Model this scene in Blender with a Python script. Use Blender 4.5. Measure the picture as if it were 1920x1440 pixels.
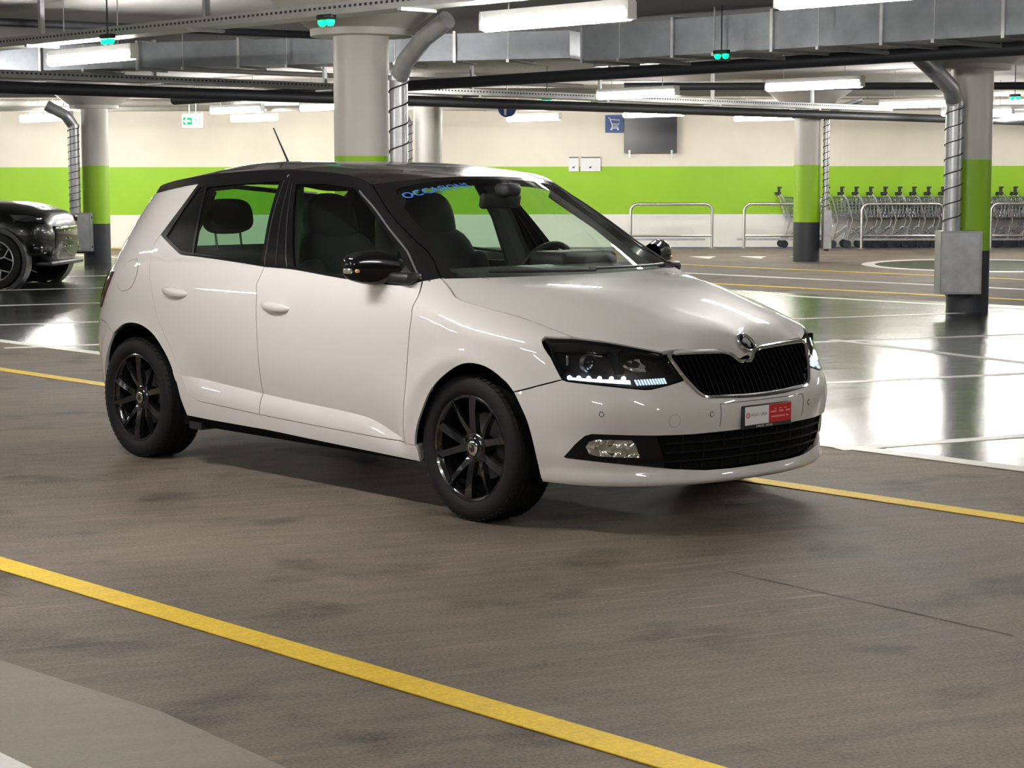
import bpy, math, random
import numpy as np
from mathutils import Vector, Matrix
from mathutils.geometry import delaunay_2d_cdt

for o in list(bpy.data.objects):
    bpy.data.objects.remove(o, do_unlink=True)
scene = bpy.context.scene
COL = scene.collection
random.seed(7)

# ------------------------------------------------------------------ camera
cam_data = bpy.data.cameras.new('camera')
cam_data.sensor_width = 36.0
cam_data.lens = 36.0 * 3623.0 / 1920.0
cam_data.clip_start = 0.1
cam_data.clip_end = 200
cam = bpy.data.objects.new('camera', cam_data)
COL.objects.link(cam)
PITCH, ROLL = math.radians(-6.211), -0.0015
_d = Vector((0, math.cos(PITCH), math.sin(PITCH)))
_r0 = Vector((1, 0, 0))
_u0 = Vector((0, -math.sin(PITCH), math.cos(PITCH)))
_r = _r0 * math.cos(ROLL) + _u0 * math.sin(ROLL)
_u = _u0 * math.cos(ROLL) - _r0 * math.sin(ROLL)
cam.matrix_world = Matrix(((_r.x, _u.x, -_d.x, 0), (_r.y, _u.y, -_d.y, 0), (_r.z, _u.z, -_d.z, 1.397), (0, 0, 0, 1)))
scene.camera = cam

# ------------------------------------------------------------------ world and exposure
world = bpy.data.worlds.new('world')
scene.world = world
world.use_nodes = True
world.node_tree.nodes['Background'].inputs[0].default_value = (1.0, 0.96, 0.9, 1)
world.node_tree.nodes['Background'].inputs[1].default_value = 0.03
scene.view_settings.view_transform = 'Standard'
scene.view_settings.look = 'None'
scene.view_settings.gamma = 1.0
scene.view_settings.use_curve_mapping = False
scene.view_settings.exposure = 0.0
scene.cycles.max_bounces = 6; scene.cycles.diffuse_bounces = 3; scene.cycles.glossy_bounces = 3; scene.cycles.transparent_max_bounces = 14
scene.cycles.caustics_reflective = False; scene.cycles.caustics_refractive = False
LAMP_STRENGTH = 146.0

# ------------------------------------------------------------------ materials
MATS = {}
def mat(name, col, rough=0.5, metal=0.0, coat=0.0, spec=0.5, emit=None, estr=0.0, bump=0.0, bscale=60.0, vary=0.0, vscale=4.0, coat_rough=0.03, aniso=None):
    if name in MATS:
        return MATS[name]
    m = bpy.data.materials.new(name)
    m.use_nodes = True
    nt = m.node_tree
    b = nt.nodes['Principled BSDF']
    b.inputs['Base Color'].default_value = (*col, 1)
    b.inputs['Roughness'].default_value = rough
    b.inputs['Metallic'].default_value = metal
    b.inputs['Coat Weight'].default_value = coat
    b.inputs['Coat Roughness'].default_value = coat_rough
    b.inputs['Specular IOR Level'].default_value = spec
    if emit:
        b.inputs['Emission Color'].default_value = (*emit, 1)
        b.inputs['Emission Strength'].default_value = estr
    if vary or bump:
        tc = nt.nodes.new('ShaderNodeTexCoord')
        if vary:
            n = nt.nodes.new('ShaderNodeTexNoise'); n.inputs['Scale'].default_value = vscale
            n.inputs['Detail'].default_value = 8; n.inputs['Roughness'].default_value = 0.65
            nt.links.new(tc.outputs['Object'], n.inputs['Vector'])
            mr = nt.nodes.new('ShaderNodeMapRange'); mr.inputs['From Min'].default_value = 0.3; mr.inputs['From Max'].default_value = 0.7
            mr.inputs['To Min'].default_value = 1 - vary; mr.inputs['To Max'].default_value = 1 + vary
            nt.links.new(n.outputs['Fac'], mr.inputs['Value'])
            mx = nt.nodes.new('ShaderNodeMix'); mx.data_type = 'RGBA'; mx.blend_type = 'MULTIPLY'; mx.inputs['Factor'].default_value = 1
            mx.inputs['A'].default_value = (*col, 1)
            nt.links.new(mr.outputs['Result'], mx.inputs['B'])
            nt.links.new(mx.outputs['Result'], b.inputs['Base Color'])
        if bump:
            n2 = nt.nodes.new('ShaderNodeTexNoise'); n2.inputs['Scale'].default_value = bscale; n2.inputs['Detail'].default_value = 5
            nt.links.new(tc.outputs['Object'], n2.inputs['Vector'])
            bp = nt.nodes.new('ShaderNodeBump'); bp.inputs['Strength'].default_value = bump; bp.inputs['Distance'].default_value = 0.01
            nt.links.new(n2.outputs['Fac'], bp.inputs['Height'])
            nt.links.new(bp.outputs['Normal'], b.inputs['Normal'])
    MATS[name] = m
    return m

def glass(name, tint, gloss=1.0, ior=1.5):
    if name in MATS:
        return MATS[name]
    m = bpy.data.materials.new(name); m.use_nodes = True
    nt = m.node_tree; nt.nodes.clear()
    out = nt.nodes.new('ShaderNodeOutputMaterial')
    tr = nt.nodes.new('ShaderNodeBsdfTransparent'); tr.inputs[0].default_value = (*tint, 1)
    gl = nt.nodes.new('ShaderNodeBsdfGlossy'); gl.inputs['Roughness'].default_value = 0.01
    fr = nt.nodes.new('ShaderNodeFresnel')
    ge = nt.nodes.new('ShaderNodeNewGeometry'); im = nt.nodes.new('ShaderNodeMath'); im.operation = 'MULTIPLY_ADD'
    im.inputs[1].default_value = 1 / ior - ior; im.inputs[2].default_value = ior      # thin sheet: same reflection from both sides
    nt.links.new(ge.outputs['Backfacing'], im.inputs[0]); nt.links.new(im.outputs[0], fr.inputs['IOR'])
    mul = nt.nodes.new('ShaderNodeMath'); mul.operation = 'MULTIPLY'; mul.inputs[1].default_value = gloss
    mx = nt.nodes.new('ShaderNodeMixShader')
    nt.links.new(fr.outputs[0], mul.inputs[0]); nt.links.new(mul.outputs[0], mx.inputs[0])
    nt.links.new(tr.outputs[0], mx.inputs[1]); nt.links.new(gl.outputs[0], mx.inputs[2])
    nt.links.new(mx.outputs[0], out.inputs[0])
    MATS[name] = m
    return m

M_WHITE = mat('white_paint', (0.645, 0.618, 0.603), 0.45, coat=1.0, coat_rough=0.015, spec=0.2)
M_BLACKG = mat('gloss_black', (0.005, 0.005, 0.006), 0.12, spec=0.25, coat=0.25)
M_ROOF = mat('black_roof_paint', (0.006, 0.006, 0.007), 0.22, coat=0.7, spec=0.3)
M_PLASTIC = mat('black_plastic', (0.012, 0.012, 0.014), 0.45)
M_DARK = mat('dark_cavity', (0.004, 0.004, 0.004), 0.9, spec=0.1)
M_RUBBER = mat('tyre_rubber', (0.008, 0.008, 0.0085), 0.7, spec=0.25, bump=0.1, bscale=40)
M_RIM = mat('gloss_black_rim', (0.010, 0.010, 0.012), 0.15, coat=1.0)
M_CHROME = mat('chrome', (0.75, 0.75, 0.76), 0.08, metal=1.0)
M_STEEL = mat('galvanised_steel', (0.50, 0.51, 0.52), 0.38, metal=0.65, vary=0.2, vscale=6)
M_ZINC = mat('zinc_sheet', (0.40, 0.41, 0.43), 0.42, metal=0.85, vary=0.2, vscale=5)
M_TUBE = mat('steel_tube', (0.62, 0.62, 0.60), 0.3, metal=1.0)
M_FABRIC = mat('dark_seat_fabric', (0.022, 0.022, 0.026), 0.9, bump=0.3, bscale=200)
M_INTER = mat('interior_plastic', (0.020, 0.020, 0.022), 0.6, bump=0.1, bscale=150)
M_HEADLINER = mat('grey_pillar_trim', (0.10, 0.10, 0.105), 0.8)
M_GLASS_S = glass('tinted_glass', (0.74, 0.86, 0.76), 0.9)
M_GLASS_R = glass('privacy_glass', (0.44, 0.62, 0.50), 0.9)
M_GLASS_F = glass('windscreen_glass', (0.86, 0.93, 0.86), 0.8)
M_LENS = glass('clear_lens', (0.92, 0.93, 0.95), 1.0)
M_LED = mat('white_led', (0.8, 0.9, 1.0), 0.3, emit=(0.75, 0.87, 1.0), estr=30.0)
M_LEDSOFT = mat('lit_indicator', (0.8, 0.9, 1.0), 0.3, emit=(0.55, 0.75, 1.0), estr=1.1)
M_TEXTW = mat('white_print', (0.8, 0.8, 0.8), 0.5)
M_RED = mat('red_print', (0.55, 0.012, 0.02), 0.4)
M_GREYTXT = mat('grey_print', (0.12, 0.12, 0.13), 0.5)
M_BLUETXT = mat('blue_print', (0.05, 0.18, 0.62), 0.5)
M_AMBER = mat('amber_bulb', (0.8, 0.42, 0.18), 0.25)
M_TAIL = mat('dark_red_lens', (0.05, 0.004, 0.006), 0.08, coat=1.0)

# ------------------------------------------------------------------ object helpers
def link(o, parent=None):
    COL.objects.link(o)
    if parent is not None:
        o.parent = parent
    return o
def tag(o, label=None, cat=None, group=None, kind=None):
    if label: o['label'] = label
    if cat: o['category'] = cat
    if group: o['group'] = group
    if kind: o['kind'] = kind
    return o
def empty(name, loc=(0, 0, 0), rz=0.0, parent=None):
    o = bpy.data.objects.new(name, None)
    o.location = loc; o.rotation_euler = (0, 0, rz); o.empty_display_size = 0.1
    return link(o, parent)
def copy_tree(o, parent=None):
    c = o.copy(); COL.objects.link(c); c.parent = parent
    for ch in list(o.children):
        copy_tree(ch, c)
    return c

class MB:
    """collects geometry for one mesh"""
    def __init__(s):
        s.v = []; s.f = []; s.mi = []
    def add(s, vs, fs, mi=0):
        k = len(s.v)
        s.v += [tuple(map(float, p)) for p in vs]
        s.f += [tuple(i + k for i in f) for f in fs]
        s.mi += [mi] * len(fs)
        return s
    def box(s, c, size, R=None, mi=0):
        h = [a / 2 for a in size]
        vs = [Vector((x * h[0], y * h[1], z * h[2])) for x in (-1, 1) for y in (-1, 1) for z in (-1, 1)]
        if R is not None:
            vs = [R @ p for p in vs]
        vs = [p + Vector(c) for p in vs]
        return s.add(vs, [(0, 1, 3, 2), (4, 6, 7, 5), (0, 4, 5, 1), (2, 3, 7, 6), (0, 2, 6, 4), (1, 5, 7, 3)], mi)
    def rbox(s, c, size, r, n=4, R=None, mi=0):
        vs = []; fs = []
        seg = 4 * n; ring = 2 * n
        for i in range(ring + 1):
            th = math.pi * i / ring
            for j in range(seg):
                ph = 2 * math.pi * (j + 0.5) / seg
                nv = Vector((math.sin(th) * math.cos(ph), math.sin(th) * math.sin(ph), math.cos(th)))
                zz = nv.z if abs(nv.z) > 1e-6 else (1e-6 if i <= ring / 2 else -1e-6)
                sg = [1 if nv.x > 0 else -1, 1 if nv.y > 0 else -1, 1 if (i < ring / 2 or (i == ring / 2)) else -1]
                p = Vector([sg[k] * max(size[k] / 2 - r, 0) + r * nv[k] for k in range(3)])
                if R is not None: p = R @ p
                vs.append(p + Vector(c))
        for i in range(ring):
            for j in range(seg):
                fs.append((i * seg + j, (i + 1) * seg + j, (i + 1) * seg + (j + 1) % seg, i * seg + (j + 1) % seg))
        fs.append(tuple(reversed(range(seg)))[::-1]); fs.append(tuple(ring * seg + j for j in range(seg))[::-1])
        return s.add(vs, fs, mi)
    def sellip(s, c, size, e=2.6, n=14, R=None, mi=0):
        vs = []; fs = []; seg = 2 * n; C = Vector(c); pw = lambda v: math.copysign(abs(v) ** (2 / e), v)
        for i in range(n + 1):
            th = -math.pi / 2 + math.pi * i / n
            for j in range(seg):
                ph = 2 * math.pi * j / seg
                p = Vector((size[0] / 2 * pw(math.cos(th)) * pw(math.cos(ph)), size[1] / 2 * pw(math.cos(th)) * pw(math.sin(ph)), size[2] / 2 * pw(math.sin(th))))
                if R is not None: p = R @ p
                vs.append(p + C)
        for i in range(n):
            for j in range(seg): fs.append((i*seg+j, i*seg+(j+1) % seg, (i+1)*seg+(j+1) % seg, (i+1)*seg+j))
        return s.add(vs, fs, mi)
    def tube(s, path, r, n=8, closed=False, mi=0, caps=True):
        P = [Vector(p) for p in path]; m = len(P); vs = []; fs = []
        T = []
        for i in range(m):
            a = P[(i - 1) % m] if (closed or i > 0) else P[i]
            b = P[(i + 1) % m] if (closed or i < m - 1) else P[i]
            T.append((b - a).normalized())
        up = Vector((0, 0, 1)) if abs(T[0].z) < 0.9 else Vector((1, 0, 0))
        nv = (up - T[0] * up.dot(T[0])).normalized()
        for i in range(m):
            nv = (nv - T[i] * nv.dot(T[i])).normalized(); bv = T[i].cross(nv)
            rr = r[i] if isinstance(r, (list, tuple)) else r
            for j in range(n):
                a = 2 * math.pi * j / n
                vs.append(P[i] + nv * (rr * math.cos(a)) + bv * (rr * math.sin(a)))
        for i in range(m if closed else m - 1):
            for j in range(n):
                i2 = (i + 1) % m
                fs.append((i * n + j, i * n + (j + 1) % n, i2 * n + (j + 1) % n, i2 * n + j))
        if not closed and caps:
            fs.append(tuple(reversed(range(n)))); fs.append(tuple((m - 1) * n + j for j in range(n)))
        return s.add(vs, fs, mi)
    def lathe(s, prof, n=32, axis='z', c=(0, 0, 0), mi=0, closed=False, arc=None):
        """prof: (radius, height) pairs"""
        vs = []; fs = []; m = len(prof); C = Vector(c)
        for (r, h) in prof:
            for j in range(n):
                a = 2 * math.pi * j / n
                x, y = r * math.cos(a), r * math.sin(a)
                p = {'z': (x, y, h), 'y': (x, h, y), 'x': (h, x, y)}[axis]
                vs.append(Vector(p) + C)
        fl = axis == 'y'
        for i in range(m if closed else m - 1):
            i2 = (i + 1) % m
            for j in range(n):
                f = (i * n + j, i * n + (j + 1) % n, i2 * n + (j + 1) % n, i2 * n + j)
                fs.append(tuple(reversed(f)) if fl else f)
        return s.add(vs, fs, mi)
    def disc(s, c, r, axis='z', n=24, mi=0):
        C = Vector(c); vs = []
        for j in range(n):
            a = 2 * math.pi * j / n; x, y = r * math.cos(a), r * math.sin(a)
            vs.append(C + Vector({'z': (x, y, 0), 'y': (x, 0, y), 'x': (0, x, y)}[axis]))
        return s.add(vs, [tuple(range(n))], mi)
    def prism(s, poly, h0, h1, plane='xy', mi=0):
        n = len(poly)
        def P(a, b, h): return {'xy': (a, b, h), 'xz': (a, h, b), 'yz': (h, a, b)}[plane]
        vs = [P(a, b, h0) for a, b in poly] + [P(a, b, h1) for a, b in poly]
        fs = [tuple(reversed(range(n))), tuple(range(n, 2 * n))] + [(i, (i + 1) % n, n + (i + 1) % n, n + i) for i in range(n)]
        return s.add(vs, fs, mi)
    def build(s, name, m, parent=None, smooth=False, loc=None, rz=0.0, angle=40):
        me = bpy.data.meshes.new(name)
        me.from_pydata(s.v, [], s.f)
        for x in (m if isinstance(m, (list, tuple)) else [m]):
            me.materials.append(x)
        if any(s.mi):
            me.polygons.foreach_set('material_index', s.mi)
        if smooth:
            me.polygons.foreach_set('use_smooth', [True] * len(s.f))
            try: me.set_sharp_from_angle(angle=math.radians(angle))
            except Exception: pass
        me.update()
        o = bpy.data.objects.new(name, me)
        if loc is not None: o.location = loc
        o.rotation_euler = (0, 0, rz)
        return link(o, parent)

def text_points(body, size, align='CENTER', shear=0.0, bold=0.0):
    """flat triangles of a line of text, in its own plane"""
    cu = bpy.data.curves.new('lettering', 'FONT'); cu.body = body; cu.size = size; cu.align_x = align; cu.align_y = 'CENTER'; cu.shear = shear; cu.offset = bold
    cu.resolution_u = 2
    o = bpy.data.objects.new('lettering', cu); COL.objects.link(o)
    dg = bpy.context.evaluated_depsgraph_get()
    me = bpy.data.meshes.new_from_object(o.evaluated_get(dg))
    vs = [tuple(v.co) for v in me.vertices]; fs = [tuple(p.vertices) for p in me.polygons]
    bpy.data.objects.remove(o, do_unlink=True); bpy.data.curves.remove(cu); bpy.data.meshes.remove(me)
    return vs, fs

# ------------------------------------------------------------------ the garage shell
LANE = Vector((0.6838, -0.7297, 0)); LANE_N = Vector((0.7297, 0.6838, 0))   # traffic lane runs along LANE
LANE_ANG = math.atan2(LANE.y, LANE.x)
def lane_pt(a, n): return LANE * a + LANE_N * n

def concrete(name, c1, c2, rough0, rough1, streak_ang=0.0, bump=0.15, scale=1.0, stain=(0.55, 0.35), fleck=0.12, scratch=0.0):
    m = bpy.data.materials.new(name); m.use_nodes = True
    nt = m.node_tree; L = nt.links.new; b = nt.nodes['Principled BSDF']
    tc = nt.nodes.new('ShaderNodeTexCoord')
    def noise(sc, det, vec, rough=.6):
        n = nt.nodes.new('ShaderNodeTexNoise'); n.inputs['Scale'].default_value = sc; n.inputs['Detail'].default_value = det; n.inputs['Roughness'].default_value = rough
        L(vec, n.inputs['Vector']); return n.outputs['Fac']
    mp = nt.nodes.new('ShaderNodeMapping'); mp.vector_type = 'TEXTURE'; mp.inputs['Rotation'].default_value = (0, 0, streak_ang); mp.inputs['Scale'].default_value = (4, .7, 1)
    L(tc.outputs['Object'], mp.inputs['Vector'])
    big = noise(.55 * scale, 6, tc.outputs['Object'], .65); st = noise(7 * scale, 12, mp.outputs['Vector'], .75); fine = noise(90, 4, tc.outputs['Object'])
    def mrange(v, a, b_, c, d):
        r = nt.nodes.new('ShaderNodeMapRange'); r.inputs['From Min'].default_value = a; r.inputs['From Max'].default_value = b_; r.inputs['To Min'].default_value = c; r.inputs['To Max'].default_value = d
        L(v, r.inputs['Value']); return r.outputs['Result']
    def math_(op, a, b_):
        n = nt.nodes.new('ShaderNodeMath'); n.operation = op
        for i, v in enumerate((a, b_)):
            if isinstance(v, (int, float)): n.inputs[i].default_value = v
            else: L(v, n.inputs[i])
        return n.outputs[0]
    f = math_('ADD', math_('MULTIPLY', mrange(big, .3, .7, 0, 1), stain[0]), math_('MULTIPLY', mrange(st, .3, .7, 0, 1), stain[1]))
    f = math_('ADD', f, math_('MULTIPLY', mrange(fine, .3, .7, -1, 1), fleck))
    if scratch:
        mp2 = nt.nodes.new('ShaderNodeMapping'); mp2.vector_type = 'TEXTURE'; mp2.inputs['Rotation'].default_value = (0, 0, streak_ang + .06); mp2.inputs['Scale'].default_value = (1.8, .10, 1)
        L(tc.outputs['Object'], mp2.inputs['Vector'])
        sc = noise(2.2, 6, mp2.outputs['Vector'], .7); blot = noise(2.0, 8, tc.outputs['Object'], .5); mask = noise(.45, 2, tc.outputs['Object'], .5)
        f = math_('ADD', f, math_('MULTIPLY', math_('MULTIPLY', mrange(sc, .56, .72, 0, 1), mrange(mask, .42, .62, .15, 1)), scratch))
        f = math_('SUBTRACT', f, math_('MULTIPLY', mrange(blot, .56, .70, 0, 1), scratch * .45))
    mx = nt.nodes.new('ShaderNodeMix'); mx.data_type = 'RGBA'; mx.clamp_factor = False; mx.inputs['A'].default_value = (*c1, 1); mx.inputs['B'].default_value = (*c2, 1)
    L(f, mx.inputs['Factor']); L(mx.outputs['Result'], b.inputs['Base Color'])
    L(mrange(math_('ADD', math_('MULTIPLY', st, .6), math_('MULTIPLY', big, .4)), .3, .7, rough0, rough1), b.inputs['Roughness'])
    if bump:
        bp = nt.nodes.new('ShaderNodeBump'); bp.inputs['Strength'].default_value = bump; bp.inputs['Distance'].default_value = .01
        L(math_('ADD', fine, math_('MULTIPLY', st, .8)), bp.inputs['Height']); L(bp.outputs['Normal'], b.inputs['Normal'])
    return m
BAY_ANG = math.atan2(.40, 1.0)
M_CONC = concrete('worn_concrete', (.034, .026, .018), (.265, .213, .166), .55, .85, BAY_ANG, bump=.3, stain=(.52, .50), fleck=.24, scratch=.85)
M_CONC2 = concrete('pale_concrete', (.15, .13, .105), (.36, .315, .265), .5, .8, BAY_ANG, bump=.2)
M_BAY = concrete('polished_dark_floor', (.018, .020, .019), (.050, .054, .050), .09, .30, BAY_ANG, bump=.035, stain=(.4, .5), fleck=.05)
M_CEIL = concrete('ceiling_concrete', (.30, .29, .28), (.42, .41, .395), .8, .9, 0, bump=.1, stain=(.5, .3))
M_LINEW = concrete('white_road_paint', (.55, .52, .48), (.85, .83, .79), .3, .55, BAY_ANG, bump=.1, stain=(.5, .6))
M_LINEY = concrete('yellow_road_paint', (.66, .41, .008), (.97, .68, .02), .45, .7, BAY_ANG, bump=.25, stain=(.4, .6), fleck=.35)
M_LINEG = mat('joint_dirt', (.05, .042, .036), .9)
M_LINEB = mat('blue_road_paint', (.05, .12, .42), .5, vary=.3)

def banded(name, stops, rough=.55):
    """paint bands by height above the floor: [(z, colour), ...] from the floor up"""
    m = bpy.data.materials.new(name); m.use_nodes = True
    nt = m.node_tree; L = nt.links.new; b = nt.nodes['Principled BSDF']; b.inputs['Roughness'].default_value = rough
    g = nt.nodes.new('ShaderNodeNewGeometry'); sx = nt.nodes.new('ShaderNodeSeparateXYZ'); L(g.outputs['Position'], sx.inputs[0])
    mr = nt.nodes.new('ShaderNodeMath'); mr.operation = 'DIVIDE'; mr.inputs[1].default_value = 4.0; L(sx.outputs['Z'], mr.inputs[0])
    cr_ = nt.nodes.new('ShaderNodeValToRGB'); cr_.color_ramp.interpolation = 'CONSTANT'; L(mr.outputs[0], cr_.inputs[0])
    el = cr_.color_ramp.elements
    for i, (z, c) in enumerate(stops):
        e = el[i] if i < 2 else el.new(z / 4)
        e.position = z / 4; e.color = (*c, 1)
    n = nt.nodes.new('ShaderNodeTexNoise'); n.inputs['Scale'].default_value = .8; n.inputs['Detail'].default_value = 8; L(g.outputs['Position'], n.inputs['Vector'])
    r = nt.nodes.new('ShaderNodeMapRange'); r.inputs['From Min'].default_value = .3; r.inputs['From Max'].default_value = .7; r.inputs['To Min'].default_value = .90; r.inputs['To Max'].default_value = 1.06
    L(n.outputs['Fac'], r.inputs['Value'])
    mx = nt.nodes.new('ShaderNodeMix'); mx.data_type = 'RGBA'; mx.blend_type = 'MULTIPLY'; mx.inputs['Factor'].default_value = 1
    L(cr_.outputs[0], mx.inputs['A']); L(r.outputs[0], mx.inputs['B']); L(mx.outputs['Result'], b.inputs['Base Color'])
    return m
CREAM = (.82, .765, .645); GREEN = (.30, .56, .015); COLW = (.60, .575, .54); COLD = (.030, .033, .042)
M_WALL = banded('painted_wall', [(0, (.88, .86, .81)), (.61, GREEN), (1.525, CREAM)])
M_COLUMN = banded('painted_column', [(0, COLD), (.61, GREEN), (1.525, COLW)], .45)

b = MB(); b.box((0, 12.5, -.05), (56, 54, .1)); tag(b.build('floor', M_CONC), kind='structure')
b = MB(); b.box((0, 12.5, 2.91), (56, 54, .12)); tag(b.build('ceiling', M_CEIL), kind='structure')
for nm, c, s in (('wall_back', (0, 37.15, 1.42), (56, .3, 2.86)), ('wall_front', (0, -14.15, 1.42), (56, .3, 2.86)), ('wall_left', (-27.15, 12.5, 1.42), (.3, 50, 2.86)), ('wall_right', (27.15, 12.5, 1.42), (.3, 50, 2.86))):
    b = MB(); b.box(c, s); tag(b.build(nm, M_WALL), kind='structure')
def ground(name, pts, z, m, label=None):
    b = MB(); b.prism([tuple(p)[:2] for p in pts], z - .003, z); return tag(b.build(name, m), label, kind='structure')
def stripe(name, p, q, w, m, z=.004):
    p = Vector((*p, 0)); q = Vector((*q, 0)); d = (q - p).normalized(); n = Vector((-d.y, d.x, 0)) * (w / 2)
    return ground(name, [p - n, q - n, q + n, p + n], z, m)
# dark polished parking strip between two lanes
N1, N2 = 7.92, 17.85
ground('bay_floor', [lane_pt(-36, N1), lane_pt(20, N1), lane_pt(20, N2), lane_pt(-36, N2)], .002, M_BAY)
def lane_line(name, n, w, m, a0=-30, a1=25): return stripe(name, tuple(lane_pt(a0, n))[:2], tuple(lane_pt(a1, n))[:2], w, m, .0045)
k_ = lambda p: Vector((*p, 0)).dot(LANE_N)
lane_line('bay_edge_line', (k_((-4.29,16.14)) + k_((2.44,9.1))) / 2, .13, M_LINEW)
lane_line('lane_line', (k_((-3.66,13.75)) + k_((2.08,7.76))) / 2, .115, M_LINEY)
lane_line('lane_line', (k_((-1.83,6.79)) + k_((.43,4.48))) / 2, .115, M_LINEY)
lane_line('bay_edge_line', k_((3.5,21.75)), .12, M_LINEW)
lane_line('lane_line', k_((3.8,23.3)), .12, M_LINEY)
lane_line('lane_line', k_((5.7,26.5)), .12, M_LINEY)
lane_line('bay_edge_line', k_((5.1,24.4)), .16, M_LINEW)
# parking bay lines across the strip
for p, q in (((1.66,9.72),(9.5,13.4)), ((-.30,11.85),(8.2,15.35)), ((-2.4,14.02),(6.2,17.45)), ((-4.1,15.55),(5.0,19.55)), ((-6.2,17.35),(2.6,21.2)), ((-8.3,19.4),(.6,23.3)), ((-10.4,21.6),(-1.5,25.4)), ((-12.4,23.8),(-3.6,27.6))):
    stripe('bay_line', p, q, .10, M_LINEW, .0042)
stripe('bay_line', (2.70,16.2), (5.2,11.6), .10, M_LINEW, .0052)
# pale worn concrete at the near corner and kerb-like white edge
ground('pale_floor', [(-6,9.6), (-1.62,5.60), (-.92,4.93), (-.5,4.40), (2,1.5), (-6,-3)], .0015, M_CONC2)
ground('edge_line', [(-4,7.0), (-1.33,4.66), (-1.12,4.42), (0,3.1), (-.3,2.8), (-4.2,6.2)], .005, M_LINEW)
jl, jr = [], []
for k in range(33):
    t = k / 32; o_ = random.uniform(-.004, .004); w_ = random.uniform(.0008, .0035)
    jl.append((.72 + .8 * t + o_ - w_, 6.76 - 1.01 * t - w_)); jr.append((.72 + .8 * t + o_ + w_, 6.76 - 1.01 * t + w_))
b = MB(); b.add([(x, y, .0012) for x, y in jl + jr], [(k, k + 1, 34 + k, 33 + k) for k in range(32)]); tag(b.build('floor_joint', M_LINEG), kind='structure')
# turning island with white outline, give-way dashes, blue strip by the trolleys
el = lambda rx, ry: [(7.2 + rx * math.cos(a), 29.4 + ry * math.sin(a)) for a in np.linspace(0, 2*math.pi, 40, endpoint=False)]
ground('island_line', el(1.85, 2.1), .004, M_LINEW); ground('island_floor', el(1.65, 1.8), .006, M_BAY)
for x in (3.0, 3.85, 4.7):
    ground('give_way_mark', [(x, 32.7), (x + .45, 32.7), (x + .24, 31.8)], .004, M_LINEW)
stripe('trolley_strip', (1.5, 36.3), (16, 36.3), .22, M_LINEB)
stripe('wall_foot_line', (-26, 36.6), (-1, 36.6), .35, M_LINEY)

# columns
def column(x, y):
    b = MB(); b.lathe([(.21, 0), (.21, 2.42), (.38, 2.42), (.38, 2.47), (.72, 2.72), (.72, 2.86)], 40)
    return tag(b.build('column', M_COLUMN, None, True, (x, y, 0), angle=30), kind='structure')
COLS = [(-1.13, 14.7), (4.60, 19.5), (4.70, 30.9), (-6.55, 30.6), (-1.24, 28.9), (-6.9, 18.5), (10.4, 24.0), (-12.3, 22.0), (10.4, 12.0)]
for c in COLS: column(*c)

# ------------------------------------------------------------------ car body surfaces (car frame: x forward from front axle, y left, z up)
def spl(pts):
    xs = np.array([p[0] for p in pts], float); ys = np.array([p[1] for p in pts], float); n = len(xs)
    h = np.diff(xs); A = np.eye(n); r = np.zeros(n)
    for i in range(1, n - 1):
        A[i, i-1] = h[i-1]; A[i, i] = 2 * (h[i-1] + h[i]); A[i, i+1] = h[i]
        r[i] = 6 * ((ys[i+1] - ys[i]) / h[i] - (ys[i] - ys[i-1]) / h[i-1])
    M = np.linalg.solve(A, r)
    def f(x):
        x = np.asarray(x, float); xc = np.clip(x, xs[0], xs[-1]); i = np.clip(np.searchsorted(xs, xc) - 1, 0, n - 2)
        a = (xs[i+1] - xc) / h[i]; b = (xc - xs[i]) / h[i]
        return a * ys[i] + b * ys[i+1] + ((a**3 - a) * M[i] + (b**3 - b) * M[i+1]) * h[i]**2 / 6
    return f
def sst(t):
    t = np.clip(t, 0, 1); return t * t * (3 - 2 * t)
W0 = spl([(.12,.775),(.20,.815),(.27,.832),(.36,.842),(.45,.849),(.55,.856),(.65,.862),(.75,.866),(.82,.864),(.88,.856),(.94,.842),(1.0,.822),(1.1,.781),(1.2,.737),(1.3,.688),(1.38,.645),(1.45,.60)])
FX = spl([(.12,.78),(.165,.80),(.19,.838),(.206,.858),(.222,.858),(.245,.842),(.30,.847),(.38,.855),(.44,.866),(.48,.868),(.52,.858),(.56,.838),(.60,.816),(.65,.793),(.70,.764),(.73,.738),(.75,.70),(.767,.65),(.80,.535),(.834,.42),(.88,.26),(.93,.07),(1.0,-.12),(1.1,-.22),(1.3,-.3),(1.45,-.3)])
RX = spl([(.12,-3.02),(.2,-3.07),(.3,-3.11),(.45,-3.15),(.6,-3.15),(.72,-3.11),(.85,-3.05),(1.0,-2.97),(1.2,-2.855),(1.38,-2.735),(1.45,-2.69)])
CZ = spl([(-2.2,.455),(-1.943,.441),(-1.405,.407),(-1.055,.389),(-.7,.371),(-.6,.358),(-.493,.324),(-.398,.291),(-.3,.26)])
def E_side(x, z):
    af = FX(z) + 1; ar = -1 - RX(z)
    t = np.clip(np.where(x > -1, (x + 1) / af, (-1 - x) / ar), 0, .9999)
    return np.where(x > -1, (1 - t**6.5)**(1/2.3), (1 - t**9)**(1/3.2))
def flare(x, z):
    d = 0
    for xc in (0., -2.47):
        r = np.hypot(x - xc, z - .30)
        d = d + .012 * np.exp(-((r - .36) / .045)**2) * sst((z - .15) / .2)
    return d
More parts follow.
